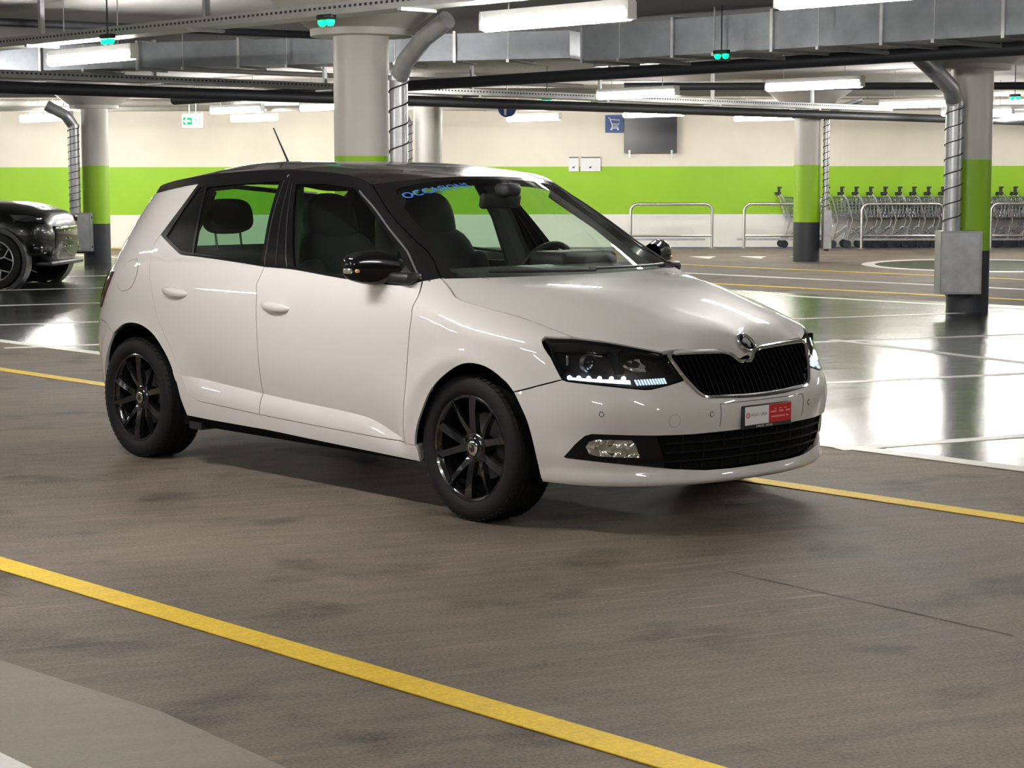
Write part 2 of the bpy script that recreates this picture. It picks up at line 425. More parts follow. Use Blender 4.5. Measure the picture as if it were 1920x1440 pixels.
def Yside(x, z):
    x = np.asarray(x, float); z = np.asarray(z, float)
    y = W0(z) * E_side(x, z)
    y = y - .05 * sst((x + .5) / .3) * sst((.22 - x) / .3) * np.clip((z - .84 + (x + .3) * .27) / .12, 0, 2.2)**2
    w = sst((x + 2.05) / .2) * sst((-.34 - x) / .1)
    d = CZ(x) - z
    y = y - .024 * w * np.where(d < 0, (1 - np.clip(-d / .24, 0, 1))**2, (1 - np.clip(d / .085, 0, 1))**2)
    q = z - (.905 + .01 * (-.9 - x))
    y = y - .06 * (q + np.sqrt(q * q + .006**2)) * .5 * sst((.1 - x) / .4) * sst((1.02 - z) / .06)
    xa = -.344 - (z - .956) * 1.575; g = sst((z - .97) / .12)              # cabin narrows towards the windscreen pillars
    y = y - g * (.06 * sst((x - xa + .75) / .75) + 2.8 * np.clip(x - xa, 0, .12)**1.5)
    return y + flare(x, z)
def Xfront(y, z):
    y = np.abs(np.asarray(y, float)); z = np.asarray(z, float)
    return -1 + (FX(z) + 1) * (1 - np.clip(y / W0(z), 0, .9995)**2.3)**(1/6.5)
def Xgrille(y, z):
    return .822 - .57 * (np.asarray(z) - .523) - .06 * np.asarray(y)**2
def S_right(x, z):
    return np.stack([x, -Yside(x, z), z], -1)
USC = .85
def S_front(u, z):            # wraps round the nose, u runs from the centre to the right-hand wheel arch
    s = np.asarray(u) / USC
    y = W0(z) * np.sin(s); x = Xfront(y, z)
    return np.stack([x, -(y + np.sign(s) * flare(x, z)), z + 0 * s], -1)
def S_rear(u, z):
    s = np.asarray(u) / USC
    y = W0(z) * np.sin(s)
    x = -1 + (RX(z) + 1) * (1 - np.clip(np.abs(np.sin(s)), 0, .9995)**3.2)**(1/9)
    return np.stack([x, -(y + np.sign(s) * flare(x, z)), z + 0 * s], -1)
def yz_u(y, z): return USC * math.asin(max(-.9999, min(.9999, y / float(W0(z)))))
def xz_u(x, z): return USC * math.asin(min(.9999, float(E_side(np.array(x), np.array(z)))))
def S_grille(y, z):
    return np.stack([Xgrille(y, z), -np.asarray(y), np.asarray(z) + 0 * np.asarray(y)], -1)

class TPS:
    def __init__(s, P, v, lam=1e-5):
        P = np.array(P, float); v = np.array(v, float)
        key = {}
        for i, p in enumerate(P): key[tuple(np.round(p, 3))] = i
        idx = sorted(key.values()); P = P[idx]; v = v[idx]
        n = len(P); d = np.linalg.norm(P[:, None] - P[None], axis=2)
        K = np.where(d > 0, d**2 * np.log(np.maximum(d, 1e-12)), 0) + lam * np.eye(n)
        A = np.zeros((n + 3, n + 3)); A[:n, :n] = K; A[:n, n] = 1; A[:n, n+1:] = P; A[n, :n] = 1; A[n+1:, :n] = P.T
        s.w = np.linalg.solve(A, np.r_[v, 0, 0, 0]); s.P = P
    def __call__(s, a, b):
        a = np.asarray(a, float); b = np.asarray(b, float)
        d = np.sqrt((a[..., None] - s.P[:, 0])**2 + (b[..., None] - s.P[:, 1])**2)
        K = np.where(d > 0, d**2 * np.log(np.maximum(d, 1e-12)), 0); n = len(s.P)
        return K @ s.w[:n] + s.w[n] + s.w[n+1] * a + s.w[n+2] * b
def tilted(points, ang, lam=1e-5):
    """smooth sheet through symmetric 3-D points, as a height field over a plane tilted by ang"""
    c, s_ = math.cos(ang), math.sin(ang)
    pts = [(x, y, z) for x, y, z in points] + [(x, -y, z) for x, y, z in points if abs(y) > 1e-6]
    t = TPS([(x * c - z * s_, y) for x, y, z in pts], [x * s_ + z * c for x, y, z in pts], lam)
    def fn(u, y):
        u = np.asarray(u, float); h = t(u, y)
        return np.stack([u * c + h * s_, np.asarray(y) + 0 * u, -u * s_ + h * c], -1)
    to_u = lambda x, z: x * c - z * s_
    return fn, to_u

def cr(pts, n=6):
    """Catmull-Rom through an open list of 2-D points"""
    P = [np.array(p, float) for p in pts]; P = [2 * P[0] - P[1]] + P + [2 * P[-1] - P[-2]]; out = []
    for i in range(1, len(P) - 2):
        for k in range(n):
            t = k / n
            out.append(tuple(.5 * (2 * P[i] + (P[i+1] - P[i-1]) * t + (2 * P[i-1] - 5 * P[i] + 4 * P[i+1] - P[i+2]) * t**2 + (3 * P[i] - P[i-1] - 3 * P[i+1] + P[i+2]) * t**3)))
    out.append(tuple(P[-2]))
    return out
def densify(poly, h):
    out = []; n = len(poly)
    for i in range(n):
        a = np.array(poly[i]); b = np.array(poly[(i + 1) % n]); L = np.linalg.norm(b - a)
        if L < 1e-5: continue
        k = max(1, int(math.ceil(L / h)))
        for j in range(k): out.append(a + (b - a) * j / k)
    return np.array(out)
def area2(P):
    return .5 * np.sum(P[:, 0] * np.roll(P[:, 1], -1) - np.roll(P[:, 0], -1) * P[:, 1])
def inside(pts, P):
    x, y = pts[:, 0], pts[:, 1]; r = np.zeros(len(pts), bool); n = len(P)
    for i in range(n):
        x1, y1 = P[i]; x2, y2 = P[(i + 1) % n]
        c = ((y1 > y) != (y2 > y))
        with np.errstate(divide='ignore', invalid='ignore'):
            xi = (x2 - x1) * (y - y1) / (y2 - y1 + 1e-30) + x1
        r ^= c & (x < xi)
    return r
def out2d(P):
    t = np.roll(P, -1, 0) - np.roll(P, 1, 0); t /= np.linalg.norm(t, axis=1)[:, None] + 1e-12
    return np.stack([t[:, 1], -t[:, 0]], -1) * (1 if area2(P) > 0 else -1)
def panel(name, poly, fn, m, parent, h=.03, flange=.012, gap=.0022, holes=(), off=0.0, lines=(), mirror=False, centre=(-1.15, 0, .65)):
    """one sheet cut to an outline on a surface, with turned-in edges"""
    loops = [densify(poly, h * .6)] + [densify(q, h * .6) for q in holes]
    for i, L in enumerate(loops):
        loops[i] = L - out2d(L) * (gap if i == 0 else -gap)
    lo = loops[0].min(0); hi = loops[0].max(0)
    gx, gy = np.meshgrid(np.arange(lo[0], hi[0], h), np.arange(lo[1], hi[1], h)); gx[1::2] += h / 2
    G = np.stack([gx.ravel(), gy.ravel()], -1)
    ok = inside(G, loops[0])
    for L in loops[1:]: ok &= ~inside(G, L)
    G = G[ok]
    B = np.concatenate(loops)
    if len(G):
        keep = np.ones(len(G), bool)
        for k in range(0, len(G), 500):
            dd = np.linalg.norm(G[k:k+500, None] - B[None], axis=2).min(1); keep[k:k+500] = dd > h * .45
        G = G[keep]
    if lines:                                    # extra rows of points along creases
        Q = []
        for ln in lines:
            q = densify(list(ln) + list(ln)[::-1], .010); Q.append(q[:len(q) // 2])
        Q = np.concatenate(Q); Q = Q[inside(Q, loops[0])]
        Q = Q[np.linalg.norm(Q[:, None] - B[None], axis=2).min(1) > .0035]
        G = G[np.array([np.linalg.norm(Q - g, axis=1).min() > .008 for g in G])]
        G = np.concatenate([G, Q])
    V = np.concatenate([B, G]); ed = []; k = 0
    for L in loops:
        n = len(L); ed += [(k + i, k + (i + 1) % n) for i in range(n)]; k += n
    v2, e2, f2, ov, oe, of = delaunay_2d_cdt([Vector(p) for p in V], ed, [], 0, 1e-6)
    U = np.array([tuple(p) for p in v2]); F = np.array([tuple(f) for f in f2])
    cen = U[F].mean(1); ok = inside(cen, loops[0])
    for L in loops[1:]: ok &= ~inside(cen, L)
    F = F[ok]
    e = 1e-4
    def PN(U):
        P = fn(U[:, 0], U[:, 1])
        du = fn(U[:, 0] + e, U[:, 1]) - fn(U[:, 0] - e, U[:, 1]); dv = fn(U[:, 0], U[:, 1] + e) - fn(U[:, 0], U[:, 1] - e)
        N = np.cross(du, dv); N /= np.linalg.norm(N, axis=1)[:, None] + 1e-12
        return P, N
    P, N = PN(U)
    flip = np.sum((P - np.array(centre)) * N) < 0
    if flip: N = -N
    P = P + N * off
    if flip: F = F[:, ::-1]
    verts = [P]; norms = [N]; faces = [tuple(int(i) for i in f) for f in F]; k = len(P)
    if flange:
        for li, L in enumerate(loops):
            p, nn = PN(L)
            if flip: nn = -nn
            p = p + nn * off
            o2 = out2d(L) * (1 if li == 0 else -1)
            p2 = fn(L[:, 0] + o2[:, 0] * 1e-3, L[:, 1] + o2[:, 1] * 1e-3) + nn * off
            on = p2 - p; on /= np.linalg.norm(on, axis=1)[:, None] + 1e-12
            n = len(L)
            verts += [p, p - nn * flange]; norms += [on, on]
            ccw = (area2(L) > 0) ^ (li > 0) ^ flip
            for i in range(n):
                q = (k + i, k + (i + 1) % n, k + n + (i + 1) % n, k + n + i)
                faces.append(q[::-1] if ccw else q)
            k += 2 * n
    verts = np.concatenate(verts); norms = np.concatenate(norms)
    if mirror:
        verts = verts * [1, -1, 1]; norms = norms * [1, -1, 1]; faces = [f[::-1] for f in faces]
    me = bpy.data.meshes.new(name)
    me.from_pydata(verts.tolist(), [], faces)
    me.materials.append(m)
    me.polygons.foreach_set('use_smooth', [True] * len(faces))
    me.update()
    me.normals_split_custom_set_from_vertices([tuple(map(float, n)) for n in norms])
    return link(bpy.data.objects.new(name, me), parent)
def both(name, poly, fn, m, parent, **kw):
    return panel(name, poly, fn, m, parent, **kw), panel(name, poly, fn, m, parent, mirror=True, **kw)
def on_surface(name, vs, fs, fn, m, parent, off=.001, mirror=False):
    """flat print laid on a surface"""
    U = np.array([(a, b) for a, b, *_ in vs]); e = 1e-4
    P = fn(U[:, 0], U[:, 1]); du = fn(U[:, 0] + e, U[:, 1]) - P; dv = fn(U[:, 0], U[:, 1] + e) - P
    N = np.cross(du, dv); N /= np.linalg.norm(N, axis=1)[:, None]
    if np.sum((P - np.array((-1.15, 0, .65))) * N) < 0: N = -N
    P = P + N * off
    b = MB(); b.add(P.tolist(), fs)
    return b.build(name, m, parent)

# ------------------------------------------------------------------ the white hatchback
M_BAR = mat('matt_black_grid', (0.004, 0.004, 0.0045), 0.6, spec=0.2)
M_FOG = bpy.data.materials.new('faceted_reflector'); M_FOG.use_nodes = True
_n = M_FOG.node_tree; _b = _n.nodes['Principled BSDF']
_b.inputs['Base Color'].default_value = (.9, .89, .87, 1); _b.inputs['Metallic'].default_value = 1; _b.inputs['Roughness'].default_value = .06
_v = _n.nodes.new('ShaderNodeTexVoronoi'); _v.inputs['Scale'].default_value = 26; _t = _n.nodes.new('ShaderNodeTexCoord'); _n.links.new(_t.outputs['Object'], _v.inputs['Vector'])
_p = _n.nodes.new('ShaderNodeBump'); _p.inputs['Strength'].default_value = 1.0; _p.inputs['Distance'].default_value = .03; _n.links.new(_v.outputs['Distance'], _p.inputs['Height']); _n.links.new(_p.outputs['Normal'], _b.inputs['Normal'])
M_REFL = mat('lamp_reflector', (0.88, 0.87, 0.85), 0.10, metal=0.9, bump=0.55, bscale=16)
CAR_LOC = (0.420, 8.266, 0.0); CAR_RZ = math.radians(-46.858)
car = empty('hatchback_car', CAR_LOC, CAR_RZ)
tag(car, 'white five-door hatchback with black roof and black alloy wheels', 'car')

belt = [(-2.283,1.106),(-2.172,1.064),(-2.058,1.022),(-1.995,1.016),(-1.932,1.016),(-1.66,1.002),(-1.404,.987),(-1.261,.982),(-1.133,.979),(-.809,.956),(-.571,.945),(-.409,.94),(-.327,.957)]
i_b = 6
cpil = [(-2.283,1.106),(-2.196,1.226),(-2.12,1.352)]
spoilbot = [(-2.12,1.352),(-2.22,1.342),(-2.329,1.328),(-2.46,1.312),(-2.56,1.300)]
rdoor_rear = [(-2.283,1.106),(-2.308,1.074),(-2.311,1.027),(-2.298,.963),(-2.276,.913),(-2.25,.868),(-2.221,.809),(-2.192,.73),(-2.157,.667),(-2.12,.616),(-2.066,.532),(-2.02,.453),(-2.001,.418),(-1.978,.373),(-1.936,.344),(-1.884,.331)]
sill_top = [(-1.884,.331),(-1.398,.31),(-.957,.298),(-.378,.284),(-.31,.279)]
sill_bot = [(-2.0,.252),(-1.797,.247),(-1.352,.243),(-.875,.228),(-.296,.212)]
bgap = [(-1.36,.984),(-1.373,.939),(-1.387,.90),(-1.373,.85),(-1.373,.808),(-1.373,.651),(-1.374,.599),(-1.39,.405),(-1.398,.31)]
fgap = [(-.327,.957),(-.305,.928),(-.291,.894),(-.298,.848),(-.296,.818),(-.305,.758),(-.334,.587),(-.378,.284)]
archr = [(-2.795,.357),(-2.755,.449),(-2.698,.522),(-2.608,.609),(-2.497,.66),(-2.406,.674),(-2.323,.666),(-2.235,.632),(-2.161,.572),(-2.102,.499),(-2.059,.411),(-2.038,.336),(-2.0,.252)]
archf = [(-.296,.212),(-.310,.246),(-.302,.319),(-.27,.399),(-.189,.52),(-.082,.599),(.034,.646),(.143,.64),(.236,.591),(.28,.55),(.31,.50),(.34,.435),(.362,.34),(.368,.265),(.372,.199)]
seam = [(.28,.55),(.476,.606)]
hoodline = [(-.281,.97),(-.196,.93),(-.102,.89),(.041,.863),(.202,.834),(.339,.798),(.453,.767)]
hl = [(.759,.757),(.746,.766),(.679,.765),(.594,.749),(.515,.728),(.432,.707),(.388,.604),(.45,.586),(.526,.572),(.547,.572),(.746,.602),(.754,.608),(.766,.691)]
def front_to_xz(q):
    return [(float(Xfront(y, z)), z) for y, z in q]
aedge = [(-.281,.97),(-.505,1.105),(-.709,1.225),(-.836,1.304),(-.908,1.35)]
roofedge = [(-.908,1.35),(-1.024,1.387),(-1.253,1.407),(-1.552,1.417),(-1.902,1.405),(-2.152,1.387),(-2.35,1.366),(-2.56,1.338)]

# doors, fenders, sills, quarters
def bseg(a, b): return belt[a:b]
front_door_poly = cr(belt[i_b:][1:] if False else [(-1.36,.984)] + belt[7:], 4)[:-1] + cr(fgap, 4)[:-1] + [(-.378,.284),(-.957,.298)] + cr(list(reversed(bgap)), 4)[:-1]
rear_door_poly = [(-2.283,1.106),(-2.172,1.064),(-2.072,1.026)] + cr([(-2.045,1.019),(-1.995,1.0155),(-1.932,1.0145),(-1.66,1.002),(-1.404,.987),(-1.36,.984)], 4)[:-1] + cr(bgap, 4)[:-1] + [(-1.398,.31)] + [(-1.884,.331)] + cr(list(reversed(rdoor_rear[1:])), 4)[1:]
hlx = front_to_xz([hl[2], hl[1], hl[0], hl[12], hl[11]])
fender_poly = cr(hoodline, 5)[:-1] + [hlx[0], hlx[1], hlx[2], hlx[3], hlx[4]] + [(.28,.55)] + cr(list(reversed(archf[:10])), 5)[1:-1] + [(-.302,.26),(-.31,.279),(-.378,.284)] + cr(list(reversed(fgap)), 4)[1:]
fender_poly = [p for i, p in enumerate(fender_poly) if i == 0 or math.dist(p, fender_poly[i-1]) > 1e-4]
sill_poly = [(-1.884,.331),(-1.398,.31),(-.957,.298),(-.378,.284),(-.31,.279),(-.31,.25),(-.296,.212)] + list(reversed(sill_bot))[1:] + cr([(-2.0,.252),(-2.038,.336),(-2.059,.411),(-2.084,.463)], 3)[1:] + [(-2.02,.463),(-2.001,.418),(-1.978,.373),(-1.936,.344)]
def rear_x(z, t=.95): return -1 + t * (float(RX(z)) + 1)
q_rear = [(rear_x(z), z) for z in (1.30,1.2,1.1,1.0,.9,.8,.7)]
quarter_poly = cr(cpil, 4)[:-1] + [(-2.12,1.352)] + spoilbot[1:4] + [(-2.57,1.302)] + q_rear[1:] + [(-2.70,.655),(-2.608,.609)] + cr(archr[3:11], 5)[1:] + [(-2.08,.455),(-2.02,.453)] + cr(list(reversed(rdoor_rear[1:12])), 4)[1:]
crz = np.linspace(-2.0, -.36, 60)
crl = [[(x, float(CZ(x)) + dz) for x in crz] for dz in (.0015, -.0015, -.014, -.028, -.045, -.065)]
for nm, poly, mm, kw in (('front_door', front_door_poly, M_WHITE, dict(lines=crl)), ('rear_door', rear_door_poly, M_WHITE, dict(lines=crl)), ('front_fender', fender_poly, M_WHITE, {}),
                         ('sill', sill_poly, M_WHITE, dict(flange=.05, gap=.001, off=-.0008)), ('quarter_panel', quarter_poly, M_WHITE, {})):
    res = both(nm, poly, S_right, mm, car, h=.022, **kw)
    if nm == 'front_door': fdoors = res
    if nm == 'rear_door': rdoors = res
    if nm == 'quarter_panel': quarters = res

# fuel flap on the right-hand quarter
fuel = cr([(-2.44,.985),(-2.523,.966),(-2.578,.92),(-2.592,.874),(-2.566,.838),(-2.512,.826),(-2.443,.843),(-2.407,.882),(-2.402,.94),(-2.44,.985)], 5)[:-1]
ring = list(fuel)
cx = sum(p[0] for p in fuel) / len(fuel); cz = sum(p[1] for p in fuel) / len(fuel)
big = [(cx + (a - cx) * 1.025, cz + (b - cz) * 1.025) for a, b in fuel]
panel('fuel_flap_gap', big, S_right, M_DARK, quarters[0], h=.03, flange=0, gap=0, off=.0006)
panel('fuel_flap', fuel, S_right, M_WHITE, quarters[0], h=.03, flange=.002, gap=0.0, off=.0014)

# front bumper: wraps both sides
gb = [(.004,.521),(.128,.523),(.31,.536),(.333,.548),(.384,.611)]
half = [(yz_u(y, z), z) for y, z in [(0,.518),(.128,.520),(.300,.530),(.33,.542),(.386,.600)]]
half += [(yz_u(y, z), z) for y, z in [(.45,.586),(.526,.572),(.547,.572),(.746,.602),(.754,.608)]]
half += [(xz_u(.38, .579), .579), (xz_u(.28, .55), .55)]
half += [(xz_u(x, z), z) for x, z in cr(archf[9:], 4)[1:]]
half += [(yz_u(y, z), z) for y, z in [(.70,.193),(.55,.192),(.35,.190),(.15,.189),(0,.189)]]
low_half = [(-.0,.392),(.137,.393),(.319,.392),(.372,.391),(.517,.393),(.64,.398),(.70,.400),(.714,.392),(.731,.356),(.746,.306),(.742,.302),(.629,.284),(.456,.262),(.305,.247),(.181,.244),(0,.244)]
lowh = [(yz_u(y, z), z) for y, z in low_half]
mir = lambda q: q + [(-u, z) for u, z in reversed(q) if abs(u) > 1e-6]
bumper = panel('front_bumper', mir(half), S_front, M_WHITE, car, h=.026, flange=.022, holes=[mir(lowh)])
# lower intake: black trim set back, ribs and slats
def S_front_in(d):
    def f(u, z):
        p = S_front(u, z); p[..., 0] -= d; return p
    return f
mid_u = yz_u(.50, .33)
c_half = [(u, z) for u, z in lowh if u <= yz_u(.517, .393) + 1e-6 and z > .33] + [(yz_u(.512, .392), .392), (yz_u(.456, .264), .264)] + [(u, z) for u, z in lowh if z < .263]
intake = panel('lower_intake', mir(c_half), S_front_in(.03), M_DARK, car, h=.05, flange=.0, gap=0)
for zz in (.286, .322, .358):
    us = np.linspace(-yz_u(.47, .32), yz_u(.47, .32), 40)
    b = MB(); P = S_front_in(.016)(us, zz + 0 * us)
    b.tube(P.tolist(), .0045, 6); b.build('intake_bar', M_BAR, intake, True)
for k in range(-4, 5):
    u = k * .105; zs = np.linspace(.25, .388, 8); b = MB()
    b.tube(S_front_in(.020)(u + 0 * zs, zs).tolist(), .0035, 6); b.build('intake_rib', M_BAR, intake, True)
pod_half = [(yz_u(.508, .392), .392)] + [(yz_u(y, z), z) for y, z in [(.64,.398),(.70,.400),(.714,.392),(.731,.356),(.746,.306),(.742,.302),(.629,.284),(.46,.2625)]]
pods = both('fog_lamp_surround', pod_half, S_front_in(.012), M_BLACKG, car, h=.03, flange=.02, gap=.0005)
fogp = [(yz_u(y, z), z) for y, z in [(.707,.350),(.700,.372),(.685,.381),(.588,.379),(.575,.359),(.556,.306),(.674,.311),(.697,.320)]]
for mi_, pd in ((False, pods[0]), (True, pods[1])):
    fl = panel('fog_lamp', fogp, S_front_in(.010), M_FOG, pd, h=.012, flange=.012, gap=.002, mirror=mi_)
# chin under the bumper
b = MB()
us = np.linspace(-1.1, 1.1, 45)
A = S_front(us, .192 + 0 * us); Bp = A * [1, .93, 1]; Bp[:, 0] -= .16; Bp[:, 2] = .175
n_ = len(us); b.add(A.tolist() + Bp.tolist(), [(i, i + 1, n_ + i + 1, n_ + i) for i in range(n_ - 1)])
b.build('bumper_underside', M_PLASTIC, car)

# sensors and tow cover in the bumper
for y, z, nm in ((.685,.48,'s'), (.300,.467,'s'), (-.300,.467,'s'), (-.685,.48,'s')):
    u0 = yz_u(y, z); ring = [(u0 + .0105 * math.cos(a), z + .0105 * math.sin(a)) for a in np.linspace(0, 2 * math.pi, 20, endpoint=False)]
    panel('sensor_gap', ring, S_front, M_DARK, bumper, h=.01, flange=0, gap=0, off=.0008)
    ring = [(u0 + .0080 * math.cos(a), z + .0080 * math.sin(a)) for a in np.linspace(0, 2 * math.pi, 20, endpoint=False)]
    panel('parking_sensor', ring, S_front, M_WHITE, bumper, h=.01, flange=.001, gap=0, off=.0016)
u0 = yz_u(.457, .45)
for r, mm, of, nm in ((.0258, M_GREYTXT, .0006, 'tow_cover_gap'), (.0245, M_WHITE, .0012, 'tow_cover')):
    panel(nm, [(u0 + r * math.cos(a), .45 + r * math.sin(a)) for a in np.linspace(0, 2 * math.pi, 28, endpoint=False)], S_front, mm, bumper, h=.012, flange=.001, gap=0, off=of)
# shallow raised field round the plate
uu = yz_u(.256, .505)
for path in ([(uu, .415), (uu, .503), (uu - .01, .505), (-uu + .01, .505), (-uu, .503), (-uu, .415)],):
    pts = densify(path + path[::-1], .02)[:len(densify(path, .02)) ]
    P = np.concatenate([S_front(np.linspace(a[0], c[0], 14), np.linspace(a[1], c[1], 14)) for a, c in zip(path[:-1], path[1:])])
    b = MB(); b.tube(P.tolist(), .0016, 5); b.build('plate_field_edge', M_HEADLINER, bumper, True)

# grille
go = [(.0,.650),(.032,.650),(.046,.659),(.062,.674),(.082,.685),(.115,.693),(.27,.700),(.425,.703),(.384,.611),(.345,.556),(.322,.538),(.30,.530),(.128,.521),(0,.519)]
gfull = go + [(-y, z) for y, z in reversed(go) if y > 1e-6]
gin = [(y * .975, .61 + (z - .61) * .93) for y, z in gfull]
grille = panel('grille', gfull, lambda y, z: S_grille(y, z) - np.array([.035, 0, 0]), M_DARK, car, h=.05, flange=0, gap=0)
def smooth_loop(poly, it=2):
    P = [np.array(p) for p in poly]
    for _ in range(it):
        P = [q for i in range(len(P)) for q in (  .86 * P[i] + .14 * P[(i + 1) % len(P)], .14 * P[i] + .86 * P[(i + 1) % len(P)])]
    return P
lp = densify([tuple(p) for p in smooth_loop(gfull)], .02)
P = S_grille(lp[:, 0], lp[:, 1]); P[:, 0] += .006
b = MB(); b.tube(P.tolist(), .0095, 8, closed=True); b.build('chrome_surround', M_CHROME, grille, True)
gpoly = np.array(gfull)
for k in range(-14, 15):
    y = k * .0285 + .0142
    if abs(y) > .415: continue
    zs = np.linspace(.50, .72, 111); ok = inside(np.stack([0 * zs + y, zs], -1), gpoly)
    if ok.sum() < 6: continue
    z0, z1 = zs[ok].min() + .004, zs[ok].max() - .004
    zz = np.linspace(z0, z1, 9); front = S_grille(0 * zz + y, zz); bow = .006 * np.sin(np.linspace(0, math.pi, 9))
    front[:, 0] += bow - .002
    b = MB(); vs = []; fs = []
    for i in range(9):
        x, yy, z = front[i]
        vs += [(x, yy - .0028, z), (x, yy + .0028, z), (x - .03, yy + .005, z), (x - .03, yy - .005, z)]
    for i in range(8):
        for j in range(4): fs.append((i*4+j, i*4+(j+1) % 4, (i+1)*4+(j+1) % 4, (i+1)*4+j))
    b.add(vs, fs); b.build('grille_slat', M_BLACKG, grille)

# hood sheet
hood_pts = []
for y in np.linspace(0, .70, 10): hood_pts.append((-.12 - .297 * y * y, y, .967))
for x, z in cr(hoodline, 3): hood_pts.append((x, float(Yside(x, z)), z))
for y, z in cr([hl[2], hl[3], hl[4], (.432,.709)], 3): hood_pts.append((float(Xfront(y, z)), y, z))
g_top = [(.425,.706),(.27,.704),(.115,.699),(.084,.691),(.066,.680),(.046,.665),(.030,.657),(0,.656)]
for y, z in g_top: hood_pts.append((float(Xgrille(y, z)) + .008, y, z))
for x, z in ((.1,.950),(.3,.912),(.5,.853),(.6,.812),(.68,.772),(.735,.737),(.764,.708),(.772,.682)): hood_pts.append((x, 0, z))
for x, y, z in ((.3,.4,.893),(.5,.4,.828),(.62,.38,.778),(.1,.45,.935)): hood_pts.append((x, y, z))
S_hood, hood_u = tilted(hood_pts, math.radians(35), 2e-5)
hh = [(hood_u(-.12 - .297 * y * y, .967), y) for y in np.linspace(0, .70, 12)]
hh += [(hood_u(x, z), float(Yside(x, z))) for x, z in cr(hoodline, 5)]
hh += [(hood_u(float(Xfront(y, z)), z), y) for y, z in cr([hl[2], hl[3], hl[4], (.432,.709)], 4)[1:]]
hh += [(hood_u(float(Xgrille(y, z)) + .008, z), y) for y, z in g_top[1:]]
hood = panel('hood', hh + [(u, -y) for u, y in reversed(hh) if y > 1e-6], S_hood, M_WHITE, car, h=.03, flange=.02, gap=.0025)

# round emblem on the nose
e_n = np.array([.86, 0, .51]); e_n /= np.linalg.norm(e_n)
ec = S_hood(np.array([hood_u(.757, .722)]), np.array([0.]))[0]
ed = S_hood(np.array([hood_u(.766, .712) + .01]), np.array([0.]))[0] - S_hood(np.array([hood_u(.766, .712) - .01]), np.array([0.]))[0]
e_t = Vector((.66, 0, -.75)).normalized(); e_y = Vector((0, 1, 0)); e_nv = e_y.cross(e_t).normalized()
if e_nv.x < 0: e_nv = -e_nv
e_up = -e_t
def emb(y, v, d): return Vector(ec) + e_y * y + e_up * v + e_nv * d
b = MB(); b.tube([emb(.041 * math.cos(a), .041 * math.sin(a), .004) for a in np.linspace(0, 2*math.pi, 32, endpoint=False)], .006, 8, closed=True)
emblem = b.build('emblem', M_CHROME, car, True)
b = MB(); b.add([emb(.039 * math.cos(a), .039 * math.sin(a), .004) for a in np.linspace(0, 2*math.pi, 28, endpoint=False)] + [emb(0, 0, .007)], [(i, (i+1) % 28, 28) for i in range(28)])
b.build('emblem_disc', M_BLACKG, emblem, True)
wing = [(-.004,-.026),(.006,-.022),(.008,-.006),(.020,-.004),(.026,.004),(.020,.012),(.012,.018),(.002,.024),(-.006,.022),(-.012,.014),(-.016,.002),(-.018,-.008),(-.010,-.010),(-.006,-.016)]
b = MB(); n_ = len(wing); b.add([emb(-y, v, .011) for y, v in wing] + [emb(-y, v, .006) for y, v in wing], [tuple(range(n_))] + [(i, n_ + i, n_ + (i+1) % n_, (i+1) % n_) for i in range(n_)])
b.build('winged_arrow', M_STEEL, emblem)

# number plate with holder
def plate_pt(y, z, d): return (0.866 + d - .35 * y * y * .6, -y, z)
b = MB(); b.rbox((.8665, 0, .441), (.016, .302, .094), .006, 3)
plate = b.build('plate_holder', M_PLASTIC, car, True)
b = MB(); b.box((.876, -(-.001), .447), (.002, .286, .072)); b.build('plate', M_TEXTW, plate)
b = MB(); b.box((.8768, .073, .447), (.0012, .140, .0715)); b.build('red_field', M_RED, plate)
def plate_text(body, size, yc, zc, m, name='lettering', sx=1.0):
    vs, fs = text_points(body, size)
    b = MB(); b.add([(.8779, yc + x * sx, zc + y_) for x, y_, _ in vs], fs); return b.build(name, m, plate)
plate_text('AGVS | UPSA', .0175, -.058, .449, M_GREYTXT)
def plate_bars(z, h, spans):          # print too small to read in the photograph
    for y0, y1 in spans:
        b = MB(); b.box((.8776, (y0 + y1) / 2, z), (.0006, y1 - y0, h)); b.build('fine_print', M_PINK, plate)
M_PINK = mat('pale_red_print', (.72, .30, .30), .5)
plate_bars(.4645, .004, [(.036,.050),(.068,.082),(.098,.112)]); plate_bars(.4535, .0065, [(.012,.050),(.066,.092),(.108,.134)]); plate_bars(.4335, .0065, [(.018,.102),(.110,.124)])
plate_text('GARAGE', .0125, -.052, .4025, M_TEXTW); plate_text('DECAR', .0125, .004, .4025, M_TEXTW)
b = MB(); b.box((.8776, .058, .4025), (.0006, .056, .006)); b.build('faded_print', mat('faded_print', (.03, .03, .032), .5), plate)
b = MB(); b.tube([(.8775, -.125 + .0085 * math.cos(a), .449 + .0085 * math.sin(a)) for a in np.linspace(0, 2*math.pi, 20, endpoint=False)], .0022, 5, closed=True); b.build('round_mark', M_RED, plate)

